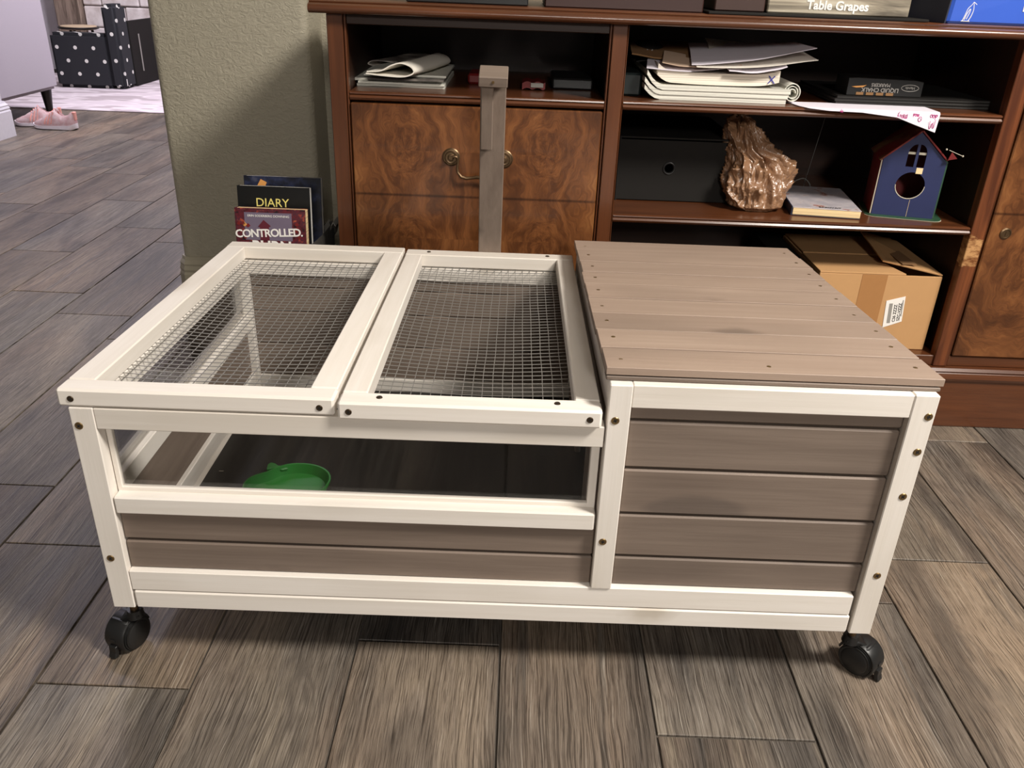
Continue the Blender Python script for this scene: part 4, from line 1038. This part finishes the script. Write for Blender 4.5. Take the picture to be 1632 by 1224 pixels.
mb.lathe([(.0002, -.002), (.0018, -.001), (.0018, .001), (.0002, .002)], Rh @ Vector((Wd+.022, -.014, .128)), 10).lathe([(.0002, -.002), (.0018, -.001), (.0018, .001), (.0002, .002)], Rh @ Vector((Wd-.009, -.012, .138)), 10); mb.build('pin', M_rim, bh)
mb = MB().prism(rounded_rect(-.012, Wd+.018, -.014, Dp+.008, .02, 5), 2, -.0022, -.0002); mb.xf(Rh).build('base_plate', M_greenp, bh)
mb = MB().prism(rounded_rect(-.013, Wd+.019, -.015, Dp+.009, .02, 5), 2, -.0032, -.0023); mb.xf(Rh).build('base_trim', M_rim, bh)
o = MB().tube([(1.150, 1.02, .437), (1.170, 1.02, .60)], .0008, 6).build('thin_rod', plain('dim_metal', srgb(90, 88, 86), .4, .6), None); tag(o, 'dim thin rod leaning upright at the back between bag and birdhouse', 'rod')

# cardboard box on the bottom
cb = tag(empty('cardboard_box', (1.27, .98, .16)), 'brown cardboard box with a white label on the bottom shelf', 'box')
x0, x1, y0, y1, z0, z1 = 1.140, 1.392, .790, 1.06, .1605, .3235
bx('front_panel', M_card, cb, x0, x1, y0, y0+.004, z0, z1, .0008)
bx('back_panel', M_card, cb, x0, x1, y1-.004, y1, z0, z1, .0008)
bx('side_panel', M_card, cb, x0, x0+.004, y0+.0042, y1-.0042, z0, z1, .0008); bx('side_panel', M_card, cb, x1-.004, x1, y0+.0042, y1-.0042, z0, z1, .0008)
bx('bottom_panel', M_card, cb, x0+.0042, x1-.0042, y0+.0042, y1-.0042, z0, z0+.004, .0008)
def flap(name, pts, m=M_card):
    P = [Vector(p) for p in pts]; n = (P[1]-P[0]).cross(P[3]-P[0]).normalized()*.0035
    return MB().hexa([*P, *[p+n for p in P]], .0006).build(name, m, cb)
flap('flap', [(x0, y0, z1+.0005), (x1-.075, y0, z1+.0005), (x1-.11, y0+.122, z1+.001), (x0, y0+.122, z1+.001)])
flap('flap', [(x0+.004, y0+.13, z1+.0005), (x1-.004, y0+.13, z1+.0005), (x1-.004, y1, z1+.0005), (x0+.004, y1, z1+.0005)])
flap('flap', [(x1-.11, y0+.045, z1+.014), (x1, y0+.002, z1+.001), (x1, y1-.03, z1+.002), (x1-.10, y1-.06, z1+.030)])
bx('tape', plain('brown_tape', srgb(170, 122, 76), .3), cb, x0+.088, x0+.140, y0-.0006, y0, z0+.002, z1, 0)
MB().box(x1-.075, x1-.045, y0+.028, y0+.12, z1+.0152, z1+.0165).xf(Matrix.Identity(4)).build('torn_strip', M_cardd, cb)
Rl = Matrix.Translation((1.2945, y0-.0010, .2085)) @ Matrix.Rotation(math.radians(-5), 4, 'Y')
MB().prism([(0, 0), (.038, .012), (.038, .068), (0, .060)], 1, 0, .0006).xf(Rl).build('shipping_label', M_whitep, cb)
X = Rl.to_3x3() @ Vector((0, 0, 1)); Yd = Rl.to_3x3() @ Vector((-1, 0, 0))
text_mesh('C36 ZZZZ', .0085, M_ink, 'lettering', cb, Rl @ Vector((.0235, -.0003, .012)), X, Yd, .0002, 'LEFT', bold=.0001)
text_mesh('SZC-VZZZ', .0085, M_ink, 'lettering', cb, Rl @ Vector((.0325, -.0003, .014)), X, Yd, .0002, 'LEFT', bold=.0001)
MB().box(.007, .014, -.0004, 0, .010, .054).box(.0335, .0355, -.0004, 0, .024, .060).xf(Rl).build('print_block', M_grille, cb)
o = bx('folded_carton', M_blackm, None, 1.08, 1.136, .80, 1.10, .1605, .319); tag(o, 'black flat carton standing just left of the cardboard box', 'carton')

# ------------------------------------------------------------------ things on the sideboard top
o = bx('serving_tray', M_blackm, None, .84, 1.232, .772, 1.12, .7990, .8035, .001); tag(o, 'thin black tray under the grape carton on the sideboard top', 'tray')
gc = tag(empty('grape_carton', (1.07, .93, .8035)), 'grey woodgrain printed fruit carton lettered Table Grapes on the sideboard', 'carton')
bx('carton_body', M_grapes, gc, .950, 1.205, .800, 1.06, .804, .90, .002)
text_mesh('Table Grapes', .0205, M_whitep, 'lettering', gc, (1.075, .7995, .8125), (1, 0, 0), (0, 0, 1), .0003, bold=.0006)
o = bx('brown_carton', plain('dark_brown_card', srgb(60, 38, 32), .6), None, .855, .945, .80, 1.0, .804, .89, .002); tag(o, 'dark brown carton left of the grape carton on the sideboard top', 'carton')
o = bx('dark_wooden_box', plain('dark_maroon_box', srgb(52, 28, 24), .5), None, .55, .835, .80, 1.02, .799, .88, .002); tag(o, 'dark maroon box on the left part of the sideboard top', 'box')
o = bx('black_case', M_black, None, .30, .52, .80, 1.0, .799, .86, .002); tag(o, 'black flat case at the left end of the sideboard top', 'case')
bg = tag(empty('blue_bag', (1.38, .86, .80)), 'glossy blue bag with a white bird outline on the sideboard top', 'bag')
MB().hexa([(1.262, .768, .7990), (1.60, .772, .7990), (1.62, .98, .7990), (1.205, .95, .7990), (1.272, .775, .93), (1.61, .775, .93), (1.61, .96, .93), (1.222, .95, .93)], .004).build('bag_body', M_blue, bg)
MB().hexa([(1.258, .7705, .7992), (1.2605, .7705, .7992), (1.202, .948, .7992), (1.199, .946, .7992), (1.268, .776, .93), (1.2705, .776, .93), (1.219, .948, .93), (1.216, .946, .93)]).build('bag_side', M_navy, bg)
# bird emblem: standing outline strokes
e = Vector((1.2915, .7690, .8035))
def est(pts, r=.0007): return [(e.x+p[0], e.y-.0002+p[1]*0.05, e.z+p[1]) for p in pts]
mb = MB()
for st in ([(-.004, .0), (-.001, .009), (.002, .020), (.007, .026), (.010, .031)], [(.006, .0), (.010, .008), (.012, .018), (.011, .026), (.010, .031)], [(-.001, .002), (.002, .012), (.006, .020)], [(.0025, .003), (.006, .013), (.007, .020)], [(-.006, 0), (.009, 0)], [(.010, .031), (.016, .027)]):
    mb.tube([tuple(q) for q in (cr([Vector((a, 0, b_)) for a, b_ in st], 4) if len(st) > 2 else [Vector((a, 0, b_)) for a, b_ in st])], .0007, 5)
mb.xf(Matrix.Translation(e+Vector((0, -.0008, 0))) @ Matrix.Rotation(math.radians(-4), 4, 'X')).build('bird_emblem', M_whitep, bg)
text_mesh('H', .012, M_whitep, 'lettering', bg, (1.394, .7695, .8225), (1, 0, 0), (0, .05, 1), .0004, bold=.0004)

# ------------------------------------------------------------------ bin with books
bn = tag(empty('fabric_bin', (-.02, .86, 0)), 'slouching dark bin holding books between the wall and sideboard', 'bin')
def binmesh():
    b = bmesh.new(); n = 40; rings = []
    def rim(a):
        x = math.cos(a); return .235+.125*(x*.5+.5)**1.3-.09*max(0, -x)
    def pt(a, k, z, off):
        cx, cy = -.028, .838; rx, ry = .158*k+off, .128*k+off
        c, s_ = math.cos(a), math.sin(a)
        return (cx+rx*math.copysign(abs(c)**.7, c), cy+ry*math.copysign(abs(s_)**.7, s_), z)
    for k, zf, off in ((.78, 0, 0), (.90, .06, 0), (.97, .5, 0), (1.0, 1, 0), (1.0, 1.02, -.003), (.97, .5, -.006), (.9, .06, -.006), (.78, .04, -.006)):
        rings.append([b.verts.new(pt(2*PI*i/n, k, .001+rim(2*PI*i/n)*zf, off)) for i in range(n)])
    for A, B in zip(rings, rings[1:]):
        for j in range(n): b.faces.new((A[j], A[(j+1)%n], B[(j+1)%n], B[j]))
    b.faces.new(rings[0]); b.faces.new(rings[-1]); bmesh.ops.recalc_face_normals(b, faces=b.faces[:]); return b
mb = MB(); mb.add(binmesh()); mb.build('bin_body', M_bin, bn, smooth=True)
mb = MB()
for i in range(5): mb.slab(-.115+.004*i, .085-.006*i, .735, .93, lambda u, v, i=i: .03+.036*i+.002*math.sin(u*6+i), .034, 8, 4)
mb.build('paper_filling', M_paper, bn)
o = MB().slab(.098, .140, .835, .93, lambda u, v: .33+.02*math.sin(u*9)+.03*u, .002, 10, 6).build('crumpled_paper', M_grille, None, smooth=True); o.parent = bn; place(o, WLOC[o.name], bn)
def hardback(name, l, x, y, zbot, wd, ht, t, lean, yaw, cover, pg, edge=None):
    t_ = tag(empty(name, (x, y, zbot)), l, 'book')
    R = Matrix.Translation((x, y, zbot)) @ Matrix.Rotation(yaw, 4, 'Z') @ Matrix.Rotation(lean, 4, 'X') @ Matrix.Rotation(math.radians(-.4), 4, 'Y')
    MB().box(.002, wd-.0004, .0013, t-.0013, .003, ht-.0006, 0).xf(R).build('page_block', pg, t_)
    MB().box(0, wd, 0, .0014, 0, ht, .0003).xf(R).build('cover', cover, t_)
    MB().box(0, wd, t-.0014, t, 0, ht, .0003).box(-.001, .001, 0, t, 0, ht, .0003).xf(R).build('spine', edge or cover, t_)
    return t_, R
ln = math.radians(-8)
t1, R1 = hardback('paperback', 'paperback with a dark red forest cover lettered CONTROLLED, frontmost in the bin', -.0400, .735, .2105, .1395, .212, .020, ln, -.03, M_cover_red, M_pagesy)
t2, R2 = hardback('hardback_book', 'black hardback lettered DIARY standing in the bin behind the front paperback', -.0440, .772, .2105, .1450, .246, .014, ln, -.03, plain('black_cover', srgb(12, 12, 12), .35), M_whitep)
t3, R3_ = hardback('hardback_book', 'tallest dark book with an orange flame spot, rearmost in the bin', -.040, .806, .2105, .1560, .258, .014, ln, -.03, M_cover_fire, M_paper)
Xv = lambda R: R.to_3x3() @ Vector((1, 0, 0)); Zv = lambda R: R.to_3x3() @ Vector((0, 0, 1))
text_mesh('DIARY', .0235, M_gold, 'lettering', t2, R2 @ Vector((.069, -.0004, .2065)), Xv(R2), Zv(R2), .0003)
MB().box(.018, .112, -.0004, 0, .150, .204, 0).xf(R1).build('cover_sky', M_cover_sky, t1)
def poly(pts, R, nm, mat, par, y0=-.0009, y1=-.0003): return MB().prism(pts, 1, y0, y1).xf(R).build(nm, mat, par)
poly([(.048, .150), (.048, .176), (.044, .176), (.056, .190), (.070, .178), (.066, .176), (.066, .150)], R1, 'cover_house', plain('maroon_print', srgb(92, 24, 40), .5), t1)
for k in range(10):
    ang_ = random.random()*PI; cx, cz = random.choice([(.012, .178), (.022, .17), (.118, .182), (.104, .17), (.128, .172)]); cx += random.uniform(-.008, .008); cz += random.uniform(-.016, .016)
    poly([(cx-.004, cz), (cx, cz-.003), (cx+.005, cz+.001), (cx, cz+.006)], R1, 'cover_flame', random.choice([M_orange, M_darkred, M_darkred]), t1, -.0010, -.0005)
text_mesh('CONTROLLED.', .0215, M_whitep, 'lettering', t1, R1 @ Vector((.066, -.0010, .1575)), R1.to_3x3() @ Vector((1, 0, .05)), Zv(R1), .0003, bold=.0005, spacing=.9)
text_mesh('BURN', .030, M_whitep, 'lettering', t1, R1 @ Vector((.070, -.0010, .128)), Xv(R1), Zv(R1), .0003, bold=.0009)
text_mesh('ERIN SODERBERG DOWNING', .0062, M_whitep, 'lettering', t1, R1 @ Vector((.066, -.0008, .1955)), Xv(R1), Zv(R1), .0002)
poly([(.028, .258-.032), (.040, .258-.026), (.046, .258-.012), (.034, .258-.006), (.027, .258-.018)], R3_, 'flame_spot', M_orange, t3)

# ------------------------------------------------------------------ far room
rug = MB().box(-3.4, -1.1, 4.36, 6.0, .0005, .008, .003).build('rug', M_rug, None); tag(rug, 'pale patterned rug in the far room under the dark armchair', 'rug')
sf = tag(empty('sofa', (-3.1, 3.95, 0)), 'light grey-lilac sofa end with a dark tapered leg in the far room', 'sofa')
MB().box(-2.45, -2.245, 3.60, 4.365, .125, .80, .02, 3).build('arm', M_sofa, sf, smooth=True)
MB().box(-3.95, -2.452, 3.60, 3.85, .125, .92, .02, 3).build('back', M_sofa, sf, smooth=True)
MB().box(-3.95, -2.452, 3.852, 4.36, .125, .42, .02, 3).build('seat', M_sofa, sf, smooth=True)
for x, y in ((-2.30, 4.31), (-2.33, 3.68), (-3.9, 4.31)): MB().cyl((x, y, 0.0), (x, y, .128), .018, .032, 16).build('leg', M_leg, sf, smooth=True)
kc = tag(empty('child_armchair', (-2.4, 5.5, 0)), 'dark charcoal child armchair printed with small white stars on the rug', 'armchair')
MB().box(-2.715, -2.318, 5.24, 5.36, .009, .365, .022, 4).build('arm', M_star, kc, smooth=True)
MB().box(-2.70, -2.318, 5.362, 5.62, .009, .22, .022, 4).build('seat', M_star, kc, smooth=True)
MB().box(-2.330, -2.235, 5.238, 5.425, .009, .552, .022, 5).build('back', M_star, kc, smooth=True)
bx('tag', M_whitep, kc, -2.243, -2.2340, 5.262, 5.272, .03, .075, .001)
sg = tag(empty('fire_screen', (-2.24, 5.65, .009)), 'black panel standing beside the star-print armchair in the far room', 'screen')
bx('panel', M_blackm, sg, -2.262, -2.236, 5.43, 5.95, .012, .44, .004); bx('handle', M_grille, sg, -2.2355, -2.230, 5.56, 5.572, .10, .35, .001)
st_ = tag(empty('round_stool', (-2.74, 5.95, 0)), 'round tan-topped stool behind the star-print armchair', 'stool')
SX, SY = -2.83, 5.92
MB().lathe([(.001, .0), (.125, 0), (.130, .012), (.125, .024), (.001, .030)], (SX, SY, .338), 36).build('seat', plain('pale_tan_seat', srgb(216, 192, 160), .8), st_, smooth=True)
MB().tube([(SX+.136*math.cos(a), SY+.136*math.sin(a), .350) for a in [2*PI*i/36 for i in range(36)]], .008, 8, True).build('rim', M_leg, st_, smooth=True)
for k in range(3):
    a = 2*PI*k/3+.3; MB().cyl((SX+.12*math.cos(a), SY+.12*math.sin(a), .0085), (SX+.09*math.cos(a), SY+.09*math.sin(a), .339), .010, n=10).build('leg', M_leg, st_)
# stone fireplace
fp = tag(empty('stone_fireplace', (-2.2, 6.2, 0)), 'pale stone block fireplace wall in the far room', 'fireplace')
bx('mortar', plain('mortar', srgb(168, 160, 156), .9), fp, -2.90, -1.2, 6.215, 6.298, 0, 1.5, 0)
z = .0
for r, h in enumerate([.17, .165, .155, .15, .16, .15, .16, .15, .16]):
    x = -2.90 + (-.12 if r % 2 else 0)
    while x < -1.2:
        wdt = random.uniform(.26, .38); xa, xb = max(x, -2.90), min(x+wdt, -1.2)
        if xb-xa > .05: bx('stone_block', M_stone, fp, xa+.004, xb-.004, 6.185+random.uniform(-.006, .006), 6.22, z+.004, z+h-.004, .008)
        x += wdt
    z += h
o = bx('wooden_post', M_brown, None, -3.10, -2.905, 6.14, 6.29, 0, 1.6, .006); tag(o, 'rough brown timber post beside the pale stone fireplace', 'post')
# sneakers
def sneaker(heel, toe, l):
    heel, toe = Vector(heel), Vector(toe); d = toe-heel; Ln = d.length
    R = Matrix.Translation(heel) @ Matrix.Rotation(math.atan2(d.y, d.x), 4, 'Z')
    t_ = tag(empty('sneaker', tuple(heel)), l, 'shoe', 'pair of sneakers')
    hw = lambda t: .030+.012*math.sin(PI*min(1, t*1.05))+.008*math.exp(-((t-.72)/.18)**2)
    def wid(t): return hw(t)*math.sqrt(max(0.0, 1-((abs(t-.5)-.38)/.125)**2)) if abs(t-.5) > .38 else hw(t)
    n = 24; N = 13
    b = bmesh.new(); rings = []
    for i in range(n+1):
        t = .003+.994*i/n; w_ = max(.004, wid(t)); rise = .012*max(0, (t-.8)/.2)**2+.010*max(0, (.12-t)/.12)**1.5; th = .026-.008*t
        rings.append([b.verts.new((t*Ln, s*w_*k, z)) for s, k, z in ((-1, .9, rise), (-1, 1.08, rise+.006), (-1, 1.04, rise+th), (1, 1.04, rise+th), (1, 1.08, rise+.006), (1, .9, rise))])
    for A, B in zip(rings, rings[1:]):
        for j in range(6): b.faces.new((A[j], A[(j+1)%6], B[(j+1)%6], B[j]))
    b.faces.new(rings[0]); b.faces.new(rings[-1][::-1]); bmesh.ops.recalc_face_normals(b, faces=b.faces[:])
    mb = MB(); mb.add(b); mb.xf(R).build('sole', M_shoes, t_, smooth=True)
    def top(t):
        P = [(0, .092), (.06, .098), (.16, .078), (.28, .072), (.38, .088), (.45, .104), (.52, .090), (.65, .070), (.8, .052), (.93, .040), (1, .028)]
        for (a, c), (a2, c2) in zip(P, P[1:]):
            if t <= a2: k = (t-a)/(a2-a); k = k*k*(3-2*k); return c+(c2-c)*k
        return .028
    b = bmesh.new(); rings = []
    for i in range(n+1):
        t = .012+.976*i/n; w_ = max(.005, wid(t)*.97); zt_ = top(t); op = .04 < t < .42
        ring = []
        amax = .40 if op else .5
        for j in range(N):
            s_ = j/(N-1); a = PI*(s_*amax if True else 0)
            a = a
            ring.append((t*Ln, -w_*math.cos(a), .014+(zt_-.014)*math.sin(a)**.8))
        L_ = ring; R_ = [(x, -y, z) for x, y, z in reversed(ring)]
        rings.append(([b.verts.new(p) for p in L_], [b.verts.new(p) for p in R_], op))
    for (A, A2, o1), (B, B2, o2) in zip(rings, rings[1:]):
        for S, S2 in ((A, B), (A2, B2)):
            for j in range(N-1): b.faces.new((S[j], S[j+1], S2[j+1], S2[j]))
        if not (o1 or o2): b.faces.new((A[-1], A2[0], B2[0], B[-1]))
    bmesh.ops.solidify(b, geom=b.faces[:], thickness=.003)
    mb = MB(); mb.add(b); mb.xf(R).build('upper', M_shoe, t_, smooth=True)
    MB().box(.025, .10, -.024, .024, .028, .034, .002).xf(R).build('insole', M_ink, t_)
    mb = MB()
    for k in range(3):
        t = .48+.07*k
        for s_ in (-1, 1):
            mb.tube([((t+.02)*Ln, s_*wid(t)*1.0, .030), ((t+.0)*Ln, s_*wid(t)*.88, .052), ((t-.03)*Ln, s_*wid(t)*.55, top(t)*.92)], .0035, 6)
    mb.xf(R).build('stripes', M_shoec, t_, smooth=True)
    mb = MB()
    for k in range(4): mb.tube([((.46+.05*k)*Ln, -.014, top(.46+.05*k)-.004), ((.47+.05*k)*Ln, 0, top(.47+.05*k)+.004), ((.46+.05*k)*Ln, .014, top(.46+.05*k)-.004)], .0022, 6)
    mb.xf(R).build('laces', M_shoec, t_, smooth=True)
    MB().box(-.002, .014, -.012, .012, .05, .094, .003).xf(R).build('heel_tab', M_shoec, t_)
sneaker((-1.860, 3.745, 0), (-2.100, 3.765, 0), 'front pale pink sneaker with coral stripes on the far floor')
sneaker((-2.000, 3.870, 0), (-2.225, 3.800, 0), 'rear pale pink sneaker half hidden behind the other one')
